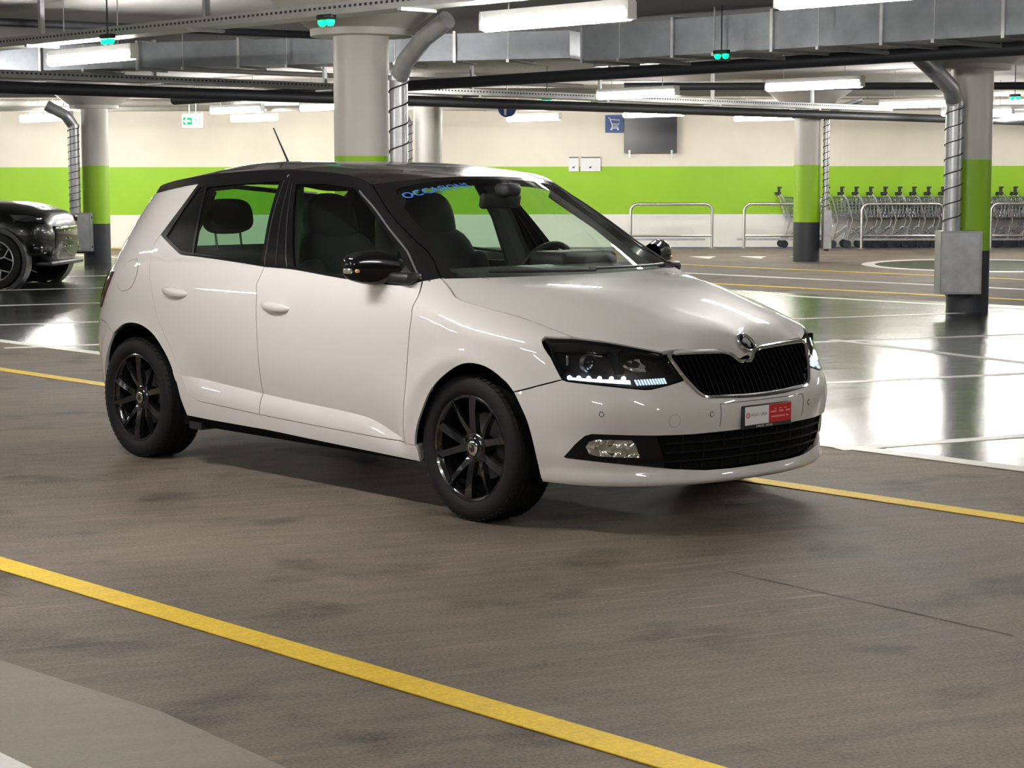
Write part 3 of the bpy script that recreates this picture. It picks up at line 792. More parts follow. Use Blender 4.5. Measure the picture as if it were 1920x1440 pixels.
# headlights
def S_off(fn, d):
    def f(a, b_):
        e = 1e-3; P = fn(a, b_); du = fn(a + e, b_) - fn(a - e, b_); dv = fn(a, b_ + e) - fn(a, b_ - e)
        N = np.cross(du, dv); N /= np.linalg.norm(N, axis=-1)[..., None] + 1e-12
        s_ = np.sign(np.sum((P - np.array((-1.15, 0, .65))) * N, -1))[..., None]
        return P + N * s_ * d
    return f
hlu = [(yz_u(y, z), z) for y, z in hl]
for mi_ in (False, True):
    house = panel('headlight', hlu, S_off(S_front, -.035), M_BLACKG, car, h=.03, flange=0, gap=0, mirror=mi_)
    panel('lens', hlu, S_front, M_LENS, house, h=.025, flange=0, gap=.003, mirror=mi_)
    rim_ = [(u, z) for u, z in hlu]; cu = sum(u for u, z in rim_) / 13; cz_ = sum(z for u, z in rim_) / 13
    inner = [(cu + (u - cu) * .955, cz_ + (z - cz_) * .90) for u, z in rim_]
    panel('lens_edge', hlu, S_off(S_front, -.002), M_BLACKG, house, h=.025, flange=.03, gap=.003, holes=[inner], mirror=mi_)
    top = [(yz_u(y, z), z) for y, z in [(.752,.752),(.679,.757),(.594,.742),(.515,.721),(.437,.700),(.430,.690),(.515,.704),(.60,.716),(.68,.722),(.757,.715)]]
    panel('upper_bezel', top, S_off(S_front, -.012), M_BLACKG, house, h=.03, flange=.02, gap=0, mirror=mi_)
    low = [(yz_u(y, z), z) for y, z in [(.757,.640),(.60,.633),(.50,.632),(.45,.630),(.41,.625),(.40,.610),(.45,.592),(.526,.579),(.547,.579),(.742,.606),(.752,.612)]]
    panel('lower_bezel', low, S_off(S_front, -.020), M_BLACKG, house, h=.03, flange=.012, gap=0, mirror=mi_)
    sg = 1 if mi_ else -1
    # projector
    def fp(y, z, d):
        p = S_off(S_front, d)(np.array([yz_u(y, z)]), np.array([z]))[0]; return Vector((p[0], p[1] * (-1 if mi_ else 1), p[2]))
    pc = fp(.692, .678, -.03)
    b = MB(); b.lathe([(.034, -.01), (.037, .012), (.033, .016), (.030, .012)], 28, 'x', tuple(pc)); b.build('projector_ring', M_PLASTIC, house, True)
    b = MB(); b.lathe([(.030, .010), (.026, .020), (.017, .027), (.007, .030), (.0005, .031)], 24, 'x', tuple(pc)); b.build('projector_lens', M_BLACKG, house, True)
    b = MB(); pc2 = fp(.738, .685, -.028); b.rbox(tuple(pc2), (.006, .012, .04), .003, 3); b.build('side_reflector', M_REFL, house, True)
    rf = [(yz_u(y, z), z) for y, z in [(.604,.676),(.579,.684),(.517,.695),(.487,.641),(.563,.646)]]
    panel('main_reflector', rf, S_off(S_front, -.024), M_FOG, house, h=.012, flange=.012, gap=0, mirror=mi_)
    for y in (.741,.721,.698,.670,.637,.600):
        p = fp(y, .6165, -.012)
        b = MB(); b.lathe([(.0001, -.007), (.0062, -.006), (.0088, 0), (.0062, .006), (.0001, .007)], 10, 'x', tuple(p)); b.build('led', M_LED, house, True)
    st = [(yz_u(y, z), z) for y, z in [(.745,.618),(.58,.611),(.58,.596),(.745,.609)]]
    panel('light_guide', st, S_off(S_front, -.017), M_LEDSOFT, house, h=.02, flange=.004, gap=0, mirror=mi_)
    for k in range(11):
        y = .562 - k * .0107; z0 = .592 + .0004 * k
        q = [(yz_u(y, .6), z0), (yz_u(y - .006, .6), z0), (yz_u(y - .003, .6), z0 + .020), (yz_u(y + .003, .6), z0 + .020)]
        panel('indicator_rib', q, S_off(S_front, -.015), M_LEDSOFT, house, h=.02, flange=.004, gap=0, mirror=mi_)

# windscreen sheet with pillars
ws_pts = []
wb = lambda y: (-.125 - .289 * y * y, y, .958 + .012 * (y / .735) ** 4)
for y in np.linspace(0, .66, 9): ws_pts.append(wb(y))
for x, z in cr(aedge, 3): ws_pts.append((x, float(Yside(x, z)) - .002, z))
hdr = [(0,-.80,1.386),(.2,-.812,1.382),(.4,-.850,1.370),(.5,-.882,1.360),(float(Yside(-.908,1.35)),-.908,1.35)]
for y, x, z in hdr: ws_pts.append((x, y, z))
for k in np.linspace(.15, .85, 5):
    bul = .030 * 4 * k * (1 - k)
    ws_pts.append((-.125 + (-.675) * k + bul * .52, 0, .958 + .428 * k + bul * .855))
    ws_pts.append((-.16 + (-.675) * k + bul * .5, .35, .958 + .415 * k + bul * .8))
S_ws, ws_u = tilted(ws_pts, math.radians(31.5), 2e-5)
base_e = [(ws_u(wb(y)[0], wb(y)[2]), y) for y in np.linspace(0, .68, 10)]
side_e = [(ws_u(x, z), float(Yside(x, z)) - .002) for x, z in cr(aedge, 4)]
head_e = [(ws_u(x, z), y) for y, x, z in reversed(hdr)][1:]
outer = base_e + side_e + head_e
uB, uT = ws_u(-.28, .958), ws_u(-.80, 1.37)
g_side = [(ws_u(-.262,.972), .650), (ws_u(-.48,1.105), .590), (ws_u(-.66,1.215), .560), (ws_u(-.77,1.280), .530), (ws_u(-.83,1.318), .500)]
g_half = [(ws_u(-.128 - .31 * y * y, .972), y) for y in np.linspace(0, .615, 8)] + cr(g_side, 4) + [(ws_u(-.812,1.342), .40), (ws_u(-.784,1.353), .2), (ws_u(-.774,1.357), 0)]
msym = lambda q: q + [(u, -y) for u, y in reversed(q) if abs(y) > 1e-6]
ws_frame = panel('windscreen_surround', msym(outer), S_ws, M_BLACKG, car, h=.035, flange=.03, gap=.001, holes=[msym(g_half)])
panel('windscreen', msym(g_half), S_ws, M_GLASS_F, car, h=.05, flange=0, gap=-.002, off=-.001)
# lettering along the top of the glass
vs, fs = text_points('OCCASIONS', .068, bold=.0012)
def S_wtext(a, b_): return S_ws(ws_u(-.745, 1.302) - b_ - .09 * a * (a < 0) * -1, -.335 + a)
on_surface('windscreen_lettering', [(x * .90, y_, 0) for x, y_, _ in vs], fs, S_wtext, M_BLUETXT, ws_frame, off=.002)

# roof
roof_pts = [(x + .0, y, z) for y, x, z in hdr]
for x, z in cr(roofedge, 3): roof_pts.append((x, float(Yside(x, z)), z))
for x, z in ((-.95,1.412),(-1.15,1.434),(-1.4,1.449),(-1.7,1.456),(-2.0,1.455),(-2.3,1.443),(-2.55,1.421),(-2.75,1.395),(-2.86,1.376)): roof_pts.append((x, 0, z))
roof_pts += [(-2.64,.50,1.342),(-2.80,.25,1.374),(-2.70,.42,1.361),(-1.4,.45,1.437),(-2.0,.45,1.442),(-1.05,.42,1.408)]
S_roof, roof_u = tilted(roof_pts, 0.0, 2e-5)
rr = [(x, y) for y, x, z in hdr] + [(x, float(Yside(x, z))) for x, z in cr(roofedge, 4)[1:]] + [(-2.64,.50),(-2.70,.42),(-2.80,.25),(-2.845,.12),(-2.86,0)]
roof = panel('roof', msym(rr), S_roof, M_ROOF, car, h=.045, flange=.035, gap=.0)
# side window frames (black), glass
fr_poly = cr(belt, 3)[:-1] + cr(aedge, 3) [:-1] + cr(roofedge, 3) + [(-2.56,1.303)] + list(reversed(spoilbot))[1:] + cr(list(reversed(cpil)), 3)[1:]
rgl = [(-1.945,1.028),(-2.034,1.335),(-1.75,1.352),(-1.488,1.362),(-1.392,1.000),(-1.66,1.014)]
qgl = [(-2.225,1.098),(-2.06,1.036),(-1.962,1.029),(-2.052,1.334),(-2.095,1.334),(-2.165,1.215)]
fgl = [(-1.141,.992),(-1.21,1.10),(-1.370,1.350),(-1.176,1.352),(-.985,1.333)] + cr([(-.956,1.323),(-.76,1.212),(-.623,1.128),(-.47,1.03)], 4) + [(-.365,.968),(-.42,.955),(-.571,.957),(-.809,.968)]
fgl[1] = (-1.21, 1.10)
for mi_, fd, rd in ((False, fdoors[0], rdoors[0]), (True, fdoors[1], rdoors[1])):
    fr_ = panel('window_frame', fr_poly, S_right, M_BLACKG, car, h=.035, flange=.015, gap=.001, holes=[rgl, qgl, fgl], mirror=mi_)
    panel('front_door_glass', fgl, S_right, M_GLASS_S, fr_, h=.06, flange=0, gap=-.002, off=-.004, mirror=mi_)
    panel('rear_door_glass', rgl, S_right, M_GLASS_R, fr_, h=.06, flange=0, gap=-.002, off=-.004, mirror=mi_)
    panel('quarter_glass', qgl, S_right, M_GLASS_R, fr_, h=.06, flange=0, gap=-.002, off=-.004, mirror=mi_)
    # thin rubber strips: pillar seams
    for path in ([(-1.271,.990),(-1.428,1.378)], [(-1.36,.992),(-1.46,1.368)], [(-1.19,.985),(-1.40,1.36)]):
        P = S_off(S_right, .001)(np.linspace(path[0][0], path[1][0], 12), np.linspace(path[0][1], path[1][1], 12))
        if mi_: P = P * [1, -1, 1]
        b = MB(); b.tube(P.tolist(), .003, 5); b.build('pillar_seam', M_PLASTIC, fr_, True)
    pth = cr([(-.335,.962),(-.47,1.052),(-.645,1.160),(-.79,1.248),(-.93,1.322)], 5)
    P = S_off(S_right, .002)(np.array([q[0] for q in pth]), np.array([q[1] for q in pth]))
    if mi_: P = P * [1, -1, 1]
    b = MB(); b.tube(P.tolist(), .0045, 6); b.build('pillar_seal', M_HEADLINER, fr_, True)

# rear: bumper, tailgate, glass, lamps
rb_half = [(0,.66),(.55,.66),(.72,.655),(.80,.63)]
def rear_u(x, z):
    return USC * math.asin(min(.9999, float(E_side(np.array(x), np.array(z)))))
rbl = [(0,.66),(.62,.66)] + [(rear_u(rear_x(.68), .68), .68), (rear_u(-2.70,.655), .655), (rear_u(-2.608,.609), .609)] + [(rear_u(x, z), z) for x, z in cr(list(reversed(archr[:4])), 4)[1:]] + [(rear_u(-2.80,.30), .30), (.6,.25), (0,.24)]
panel('rear_bumper', mir(rbl), S_rear, M_WHITE, car, h=.04, flange=.02)
ue = lambda z: rear_u(rear_x(z), z)
tg = [(0,.662),(ue(.7)-.0,.668)] + [(ue(z), z) for z in (.7,.8,.9,.95)] + [(ue(1.0), 1.0), (ue(1.1), 1.1), (ue(1.2), 1.2), (ue(1.30), 1.30), (0, 1.345)]
tw = [(0, .99), (.48, .985), (.55, 1.0), (.50, 1.29), (0, 1.325)]
tail = panel('tailgate', mir(tg), S_rear, M_WHITE, car, h=.045, flange=.015, holes=[mir(tw)])
panel('rear_window', mir(tw), S_rear, M_GLASS_R, tail, h=.06, flange=0, gap=-.001, off=-.003)
tl = [(rear_u(-2.672,.913), .913), (rear_u(-2.70,.85), .85), (rear_u(-2.76,.775), .775), (rear_u(-2.80,.728), .728), (.62,.722), (.40,.74), (.36,.86), (.46,.90)]
both('tail_lamp', tl, S_rear, M_TAIL, car, h=.03, flange=.02, gap=0, off=.008)

# door handles
for (x0, x1, zc, par) in ((-2.142, -1.928, .842, rdoors), (-1.336, -1.122, .812, fdoors)):
    for mi_ in (False, True):
        P = []; N = 16
        xs = np.linspace(x0, x1, N); sg = 1 if mi_ else -1
        b = MB(); vs = []; fs = []; K = 12
        for i, x in enumerate(xs):
            t = (x - x0) / (x1 - x0); prof = math.sin(math.pi * min(max(t, .0), 1)) ** .45 if 0 < t < 1 else .02
            hz = .024 * prof; out = .004 + .030 * math.sin(math.pi * t) ** .6 if 0 < t < 1 else .004
            yb = float(Yside(x, zc)); zz = zc + .004 - .010 * t
            for j in range(K):
                a = 2 * math.pi * j / K
                vs.append((x, sg * (yb - .004 + out * (.5 + .5 * math.cos(a)) ), zz + hz * math.sin(a)))
        for i in range(N - 1):
            for j in range(K):
                q = (i*K+j, i*K+(j+1) % K, (i+1)*K+(j+1) % K, (i+1)*K+j); fs.append(q if mi_ else q[::-1])
        b.add(vs, fs); b.build('door_handle', M_WHITE, par[1] if mi_ else par[0], True, angle=80)

# door mirrors
for mi_ in (False, True):
    sg = 1 if mi_ else -1
    b = MB(); vs = []; fs = []; K = 20; st = []
    for t in np.linspace(0, 1, 13):
        y = .80 + .185 * t
        hw = .074 * (1 - max(0, (t - .35) / .65) ** 2.2 * .40) * (0.80 + .2 * min(1, t * 3)); dp = .062 * (1 - .30 * t)
        zc_ = 1.008 + .006 * t; xc_ = -.50 - .075 * t
        if t == 1.0: hw *= .72; dp *= .7
        st.append((y, hw, dp, xc_, zc_))
    for (y, hw, dp, xc_, zc_) in st:
        for j in range(K):
            a = 2 * math.pi * j / K; ca, sa = math.cos(a), math.sin(a)
            vs.append((xc_ + dp * (1 if ca > 0 else .75) * np.sign(ca) * abs(ca) ** .8, sg * y, zc_ + hw * np.sign(sa) * abs(sa) ** .75))
    for i in range(12):
        for j in range(K):
            q = (i*K+j, i*K+(j+1) % K, (i+1)*K+(j+1) % K, (i+1)*K+j); fs.append(q[::-1] if not mi_ else q)
    cap = tuple(12*K+j for j in range(K)); fs.append(cap[::-1] if not mi_ else cap)
    b.add(vs, fs); mir_o = b.build('door_mirror', M_BLACKG, car, True, angle=60)
    b = MB(); b.rbox((-.44, sg * .80, .966), (.20, .09, .05), .02, 4); b.build('mirror_arm', M_PLASTIC, mir_o, True)
    b = MB(); b.rbox((-.560, sg * .974, .998), (.050, .036, .024), .009, 3); b.build('mirror_indicator', M_REFL, mir_o, True)
    b = MB(); b.rbox((-.530, sg * .958, .998), (.028, .026, .016), .006, 3); b.build('indicator_bulb', M_AMBER, mir_o, True)
    b = MB(); b.rbox((-.600, sg * .880, 1.010), (.012, .125, .085), .005, 3); b.build('mirror_glass', M_CHROME, mir_o, True)
    tri = [(-.59,1.045),(-.48,1.038),(-.357,.966),(-.40,.948),(-.56,.950)]
    panel('mirror_base', tri, S_right, M_PLASTIC, mir_o, h=.03, flange=.01, gap=0, off=.006, mirror=mi_)

# antenna, wipers
b = MB(); b.tube([(-2.28, 0, 1.440), (-2.29, 0, 1.470), (-2.34, 0, 1.540), (-2.405, 0, 1.632)], [.016, .006, .0045, .0035], 8); b.build('antenna', M_PLASTIC, car, True)
for y0, y1 in ((.60, .02), (.05, -.50)):
    ys = np.linspace(y0, y1, 14); us = np.array([ws_u(-.128 - .31 * y * y, .972) - .012 - .02 * (y0 - y) for y in ys])
    P = S_off(S_ws, .012)(us, ys); b = MB(); b.tube(P.tolist(), .006, 6); b.build('wiper_blade', M_PLASTIC, car, True)

# ---------------- wheels
def make_wheel(parent, x, side, steer=0.0):
    """side -1 right, +1 left; wheel frame: local y outwards"""
    b = MB()
    b.lathe([(.205, .092), (.2145, .097), (.2195, .094), (.2175, .086), (.208, .080), (.200, .060), (.198, -.06), (.21, -.095)], 56, 'y')
    w = b.build('wheel', M_RIM, parent, True)
    w.location = (x, side * .715, .2975)
    w.rotation_euler = (0, 0, steer if side > 0 else math.pi + steer)
    b = MB()
    prof = [(.2165, .092), (.222, .100), (.240, .1075), (.262, .1085), (.280, .103), (.291, .094), (.2965, .083)]
    tread = []
    for k, yy in enumerate((.083, .062, .058, .030, .026, .0035, -.0035, -.026, -.030, -.058, -.062, -.083)):
        deep = k in ()
        tread.append((.2975, yy))
        if k in (1, 3, 5, 7, 9): tread += [(.290, yy - .0004), (.290, yy - (.0036 if k != 5 else .0066))]
    prof2 = prof + tread + [(r, -y) for r, y in reversed(prof)]
    b.lathe(prof2, 72, 'y'); b.build('tyre', M_RUBBER, w, True, angle=35)
    # shoulder blocks cut across the tread edge
    b = MB()
    for k in range(64):
        a = 2 * math.pi * k / 64
        for sy in (1, -1):
            R = Matrix.Rotation(-a, 3, 'Y')
            b.box(R @ Vector((.2935, sy * .0885, 0)), (.007, .016, .018), R @ Matrix.Rotation(sy * .5, 3, 'Z'))
    b.build('tread_blocks', M_RUBBER, w)['kind'] = 'stuff'
    # spokes: twisted blades
    for k in range(10):
        a = math.radians(90 + 36 * k + 4); b = MB(); vs = []; fs = []
        for i, t in enumerate(np.linspace(0, 1, 6)):
            r = .040 + (.2085 - .040) * t
            wd = .0165 - .003 * math.sin(math.pi * t); out = .064 + .020 * t + .010 * math.sin(math.pi * t * .8)
            sk = (1 if k % 2 else -1) * .010 * (1 - t)
            tw = (.55 if k % 2 else -.55) * (.3 + .7 * t)
            for (q, d) in ((-wd, 0), (wd, 0), (wd * .8, -.028), (-wd * .8, -.028)):
                qq = q * math.cos(tw) ; dd = out + d + q * math.sin(tw) * .8
                tx, tz = math.cos(a), math.sin(a)
                vs.append((tx * r - tz * (qq + sk), dd, tz * r + tx * (qq + sk)))
        for i in range(5):
            for j in range(4): fs.append((i*4+j, (i+1)*4+j, (i+1)*4+(j+1) % 4, i*4+(j+1) % 4))
        b.add(vs, fs); b.build('spoke', M_RIM, w)
    b = MB(); b.lathe([(.060, .035), (.060, .066), (.052, .074), (.034, .076), (.033, .070), (.0005, .070)], 32, 'y'); b.build('hub', M_RIM, w, True)
    for k in range(5):
        a = 2 * math.pi * (k + .5) / 5
        b = MB(); b.lathe([(.0105, .060), (.0105, .0765), (.008, .0765), (.008, .066), (.0003, .066)], 12, 'y', (.0445 * math.cos(a), 0, .0445 * math.sin(a))); b.build('wheel_bolt', M_DARK, w, True)
    b = MB(); b.lathe([(.030, .070), (.030, .079), (.026, .081), (.0003, .082)], 28, 'y'); cap_ = b.build('hub_cap', M_CHROME, w, True)
    b = MB(); b.prism([(-.010, -.016), (.004, -.018), (.016, -.006), (.014, .004), (.004, .0), (.0, .014), (-.008, .010), (-.014, -.002)], .0825, .0835, 'xz'); b.build('cap_emblem', M_PLASTIC, w)
    b = MB(); b.lathe([(.05, -.02), (.135, -.02), (.135, .0), (.05, .0)], 40, 'y'); b.build('brake_disc', mat('worn_brake_steel', (.10, .095, .09), .5, metal=.7), w, True)
    b = MB(); b.lathe([(.197, -.03), (.0005, -.03)], 40, 'y'); b.build('brake_shield', M_DARK, w, True)
    return w
for x in (0, -2.47):
    for sd in (-1, 1):
        make_wheel(car, x, sd, math.radians(-1.0) if x == 0 else 0)

# ---------------- underbody, wheel wells
b = MB()
b.box((-1.235, 0, .27), (1.72, 1.56, .14)); b.box((.45, 0, .32), (.50, 1.0, .24)); b.box((-2.75, 0, .40), (.60, 1.1, .22)); b.box((0, 0, .42), (.85, 1.0, .36)); b.box((-2.47, 0, .45), (.85, 1.0, .36))
b.build('underbody', M_DARK, car)
for x in (0, -2.47):
    for sg in (-1, 1):
        b = MB(); vs = []; n = 26
        for i in range(n + 1):
            a = math.radians(-10 + 200 * i / n)
            for yy, rr_ in ((.845, .352), (.48, .352)):
                px_, pz_ = x + rr_ * math.cos(a) + (.028 if x == 0 else .055), .31 + rr_ * math.sin(a) * .99
                vs.append((px_, sg * min(yy, float(Yside(px_, max(pz_, .2))) - .010) if yy > .5 else sg * yy, pz_))
        fs = [(2*i, 2*i+1, 2*i+3, 2*i+2) for i in range(n)]
        k0 = len(vs); vs.append((x, sg * .48, .31)); fs += [(2*i+1, 2*i+3, k0) for i in range(n)]
        b.add(vs, fs); b.build('wheel_well', M_DARK, car)
for sg in (-1, 1):
    b = MB(); b.box((-1.96, sg * .74, .205), (.10, .14, .035)); b.build('mud_deflector', M_PLASTIC, car)

# ---------------- interior
seat_group = []
def seat(x, y, s=1.0):
    b = MB(); b.rbox((x + .24, y, .52), (.52, .50, .18), .08, 5)
    base = b.build('front_seat', M_FABRIC, car, True)
    R = Matrix.Rotation(math.radians(-16), 3, 'Y')
    b = MB(); b.sellip((x - .09, y, .79), (.17, .48, .70), 3.6, 14, R); b.build('backrest', M_FABRIC, base, True)
    for sy in (-1, 1):
        b = MB(); b.rbox((x - .04, y + sy * .20, .78), (.16, .10, .46), .045, 5, R); b.build('side_bolster', M_FABRIC, base, True)
    b = MB(); b.sellip((x - .195, y, 1.165), (.13, .29, .29), 2.7, 14, R); b.build('headrest', M_FABRIC, base, True)
    b = MB(); b.sellip((x - .165, y, 1.03), (.13, .40, .24), 2.3, 12, R); b.build('shoulder_pad', M_FABRIC, base, True)
seat(-1.28, -.36); seat(-1.40, .36)
b = MB(); b.rbox((-2.10, 0, .50), (.56, 1.30, .20), .08, 5); rear_seat = b.build('rear_bench', M_FABRIC, car, True)
b = MB(); b.rbox((-2.36, 0, .76), (.16, 1.28, .58), .07, 5, Matrix.Rotation(math.radians(-20), 3, 'Y')); b.build('rear_backrest', M_FABRIC, rear_seat, True)
for y in (-.30, .33):
    b = MB(); b.sellip((-2.40, y, 1.185), (.11, .29, .175), 3.2, 14, Matrix.Rotation(math.radians(-14), 3, 'Y')); h_ = b.build('rear_headrest', M_FABRIC, rear_seat, True)
    for sy in (-.075, .075):
        b = MB(); b.tube([(-2.40, y + sy, 1.12), (-2.375, y + sy, .98)], .006, 6); b.build('headrest_post', M_CHROME, rear_seat, True)
b = MB(); b.rbox((-2.62, 0, .93), (.36, 1.20, .03), .012, 3); b.build('parcel_shelf', M_INTER, car, True)
# dashboard
b = MB()
prof = [(-.10,.945),(-.30,.985),(-.50,.992),(-.62,.965),(-.66,.90),(-.60,.70),(-.50,.50),(-.10,.50)]
vs = []
for sy in (-1, 1):
    for x, z in prof: vs.append((x, sy * (.70 if x < -.45 else (.60 if x < -.2 else .50)), z))
n_ = len(prof); b.add(vs, [tuple(range(n_)), tuple(reversed(range(n_, 2*n_)))] + [(i, n_ + i, n_ + (i+1) % n_, (i+1) % n_) for i in range(n_)]); dash = b.build('dashboard', M_INTER, car, False)
b = MB(); b.rbox((-.58, .36, 1.00), (.24, .38, .09), .042, 6); b.build('instrument_cowl', M_INTER, dash, True)
R = Matrix.Rotation(math.radians(-64), 3, 'Y')
b = MB(); cc = Vector((-.80, .37, .905))
b.tube([cc + R @ Vector((.182 * math.cos(a), .182 * math.sin(a), 0)) for a in np.linspace(0, 2*math.pi, 40, endpoint=False)], .016, 8, closed=True)
sw = b.build('steering_wheel', M_INTER, car, True)
b = MB(); b.rbox(cc + R @ Vector((0, 0, -.02)), (.13, .15, .05), .02, 4, R); b.build('airbag_cover', M_INTER, sw, True)
for a in (math.radians(0), math.radians(90), math.radians(270)):
    b = MB(); b.box(cc + R @ Vector((.11 * math.cos(a), .11 * math.sin(a), -.015)), (.13, .03, .014), R @ Matrix.Rotation(a, 3, 'Z')); b.build('wheel_spoke', M_INTER, sw)
b = MB(); b.rbox((-.68, -.01, 1.275), (.035, .24, .07), .017, 5, Matrix.Rotation(math.radians(12), 3, 'Y')); rv = b.build('interior_mirror', M_INTER, car, True)
b = MB(); b.rbox((-.64, 0, 1.325), (.10, .10, .06), .025, 4); b.build('mirror_foot', M_INTER, rv, True)
# tub, door cards, inner pillars, headliner
b = MB(); b.box((-1.4, 0, .40), (2.4, 1.40, .04)); b.build('cabin_floor', M_DARK, car)
for sg in (-1, 1):
    b = MB(); b.box((-1.25, sg * .745, .67), (1.9, .03, .58)); b.build('door_card', M_INTER, car)
    b = MB(); b.tube([(-1.34, sg * .745, .93), (-1.39, sg * .655, 1.20), (-1.46, sg * .575, 1.375)], [.07, .055, .045], 8); b.build('inner_pillar', M_HEADLINER, car, True)
    b = MB(); b.tube([(-2.50, sg * .60, .98), (-2.42, sg * .55, 1.16), (-2.30, sg * .50, 1.33)], [.11, .10, .07], 8); b.build('rear_inner_pillar', M_INTER, car, True)
    b = MB(); b.tube([(-.36, sg * .68, .95), (-.66, sg * .600, 1.16), (-.90, sg * .535, 1.305)], [.034, .030, .030], 8); b.build('front_inner_pillar', M_HEADLINER, car, True)
def S_liner(x, y):
    p = S_roof(x, y); p[..., 2] -= .045; return p
panel('headliner', msym([(-.87,0),(-.96,.46),(-1.2,.52),(-1.9,.56),(-2.35,.50),(-2.55,.40),(-2.6,0)]), S_liner, M_HEADLINER, car, h=.1, flange=.02, gap=0, centre=(-1.5,0,3))
b = MB(); b.box((.25, 0, .60), (.75, 1.2, .24)); b.build('engine_block', M_DARK, car)
b = MB(); b.box((-.02, 0, .68), (.04, 1.30, .36)); b.build('firewall', M_DARK, car)

# ------------------------------------------------------------------ ceiling lamps
M_TUBELIT = mat('lit_fluorescent_tube', (1, 1, 1), .4, emit=(1.0, .972, .925), estr=LAMP_STRENGTH)
M_LAMPBODY = mat('white_lamp_body', (.75, .75, .72), .45)
def lamp(x, y, label=None, z=2.35, L=1.28, first=[None], ang=LANE_ANG):
    if first[0] is None:
        r = empty('fluorescent_lamp')
        b = MB(); b.tube([(-L/2, 0, 0), (L/2, 0, 0)], .042, 14); b.build('tube', M_TUBELIT, r, True)
        b = MB(); b.box((0, 0, .066), (L + .04, .07, .045)); b.build('lamp_body', M_LAMPBODY, r)
        for sx in (-1, 1):
            b = MB(); b.box((sx * (L/2 + .012), 0, .02), (.024, .075, .105)); b.build('end_cap', M_LAMPBODY, r)
        for sx in (-.42, .42):
            b = MB(); b.tube([(sx, 0, .085), (sx, 0, .50)], .005, 6); b.build('hanger', M_STEEL, r)
        first[0] = r; o = r
    else:
        o = copy_tree(first[0])
    o.location = (x, y, z); o.rotation_euler = (0, 0, ang)
    tag(o, label or 'lit white fluorescent tube lamp hung parallel to the traffic lane', 'ceiling lamp', 'fluorescent tube lamps under the ceiling')
    return o
for x, y, lb in ((-3.47,16.14,'lit fluorescent lamp in front of the long duct, beside a green bay light'),(.27,12.23,'largest lit fluorescent lamp, hung over the black car roof beside the front column'),
        (1.95,10.55,'lit fluorescent lamp in front of the wide sheet metal duct'),(-4.13,29.3,'lit fluorescent lamp hung next to the green exit sign'),(-4.48,33.9,'lit fluorescent lamp by the wall behind the exit sign'),
        (-8.19,33.9,None),(-7.7,32.6,'lit fluorescent lamp partly behind the pipe of the far column'),(-9.99,33.9,None),(-2.62,28.0,'lit fluorescent lamp partly behind the front round column'),
        (0.38,33.9,'lit fluorescent lamp below the round blue sign'),(1.52,23.7,'lit fluorescent lamp above the square trolley sign'),(2.3,31.6,'lit fluorescent lamp in front of the dark wall screen'),
        (3.31,21.4,'lit fluorescent lamp above the far column before the trolleys'),(4.39,33.9,'lit fluorescent lamp by the wall between screen and far column'),(5.7,27.3,'lit fluorescent lamp just beside the bent pipe of the box column'),
        (8.75,33.9,'lit fluorescent lamp above the trolleys beyond the box column'),(-7.2,20.0,None),(-11,24,None),(-2.5,32.6,None),(7.4,31.0,None),(-11.8,31.0,None),(-14,35.4,None),(13.2,35.2,None)):  # unseen lamps behind columns and one off left are added to brighten the wall
    lamp(x, y, lb)
# rows over the near lanes and behind the photographer
for x, y in ((-5.6,11.4),(-1.9,7.3),(1.9,3.4),(5.6,-.6),(-9.4,7.6),(-5.7,3.6),(-2.0,-.4),(6.2,6.6),(10.9,10.9),(6.6,14.6),(10.6,18.6),(-13.5,11.6),(-9.6,-.6),(12.6,30.5),(-15,30)):
    lamp(x, y)

# ------------------------------------------------------------------ cable trays, ducts, pipes
M_TRAY = mat('perforated_tray_steel', (.42, .42, .41), .45, metal=.7, vary=.15)
M_HOLE = mat('tray_hole', (.03, .03, .03), .8)
M_BLACKPIPE = mat('black_insulated_pipe', (.016, .017, .022), .55)
M_GREYPIPE = mat('grey_painted_pipe', (.33, .32, .29), .5)
M_DUCT = mat('galvanised_duct', (.24, .25, .275), .42, metal=.7, vary=.22, vscale=3)
def tray(p, q, z, label, w=.22, h=.075):
    p = Vector((*p, z)); q = Vector((*q, z)); d = q - p; L = d.length; ang = math.atan2(d.y, d.x)
    r = empty('cable_tray', p, ang)
    b = MB(); b.box((L/2, 0, -h/2), (L, w, .004)); b.build('tray_floor', M_TRAY, r)
    for s in (-1, 1):
        b = MB(); b.box((L/2, s * w/2, 0), (L, .004, h)); sd = b.build('side_rail', M_TRAY, r)
        b = MB()
        for k in range(int(L / .055)): b.box((.03 + k * .055, s * (w/2 + .0025), .008), (.026, .002, .017))
        hb = b.build('perforation', M_HOLE, sd); hb['kind'] = 'stuff'
    for k in range(int(L / 2.4) + 1):
        b = MB(); b.box((.3 + k * 2.4, 0, .03 + (2.85 - z) / 2), (.04, .04, 2.85 - z)); b.build('drop_rod', M_STEEL, r)
        b = MB(); b.box((.3 + k * 2.4, 0, -h/2 - .012), (.04, w + .08, .02)); b.build('bracket', M_STEEL, r)
    tag(r, label, 'cable tray')
tray((-9.0, 21.68), (3.2, 8.6), 2.5, 'perforated steel cable tray above the lamps beside the lane')
tray((-9.2, 16.0), (6.0, 31.2), 2.42, 'perforated steel cable tray crossing behind the front round column')
tray((-20, 36.7), (20, 36.7), 2.62, 'perforated steel cable tray running along the far wall')
tray((1.0, 22.6), (8.6, 14.4), 2.66, 'perforated steel cable tray beside the wide sheet metal duct', w=.16)
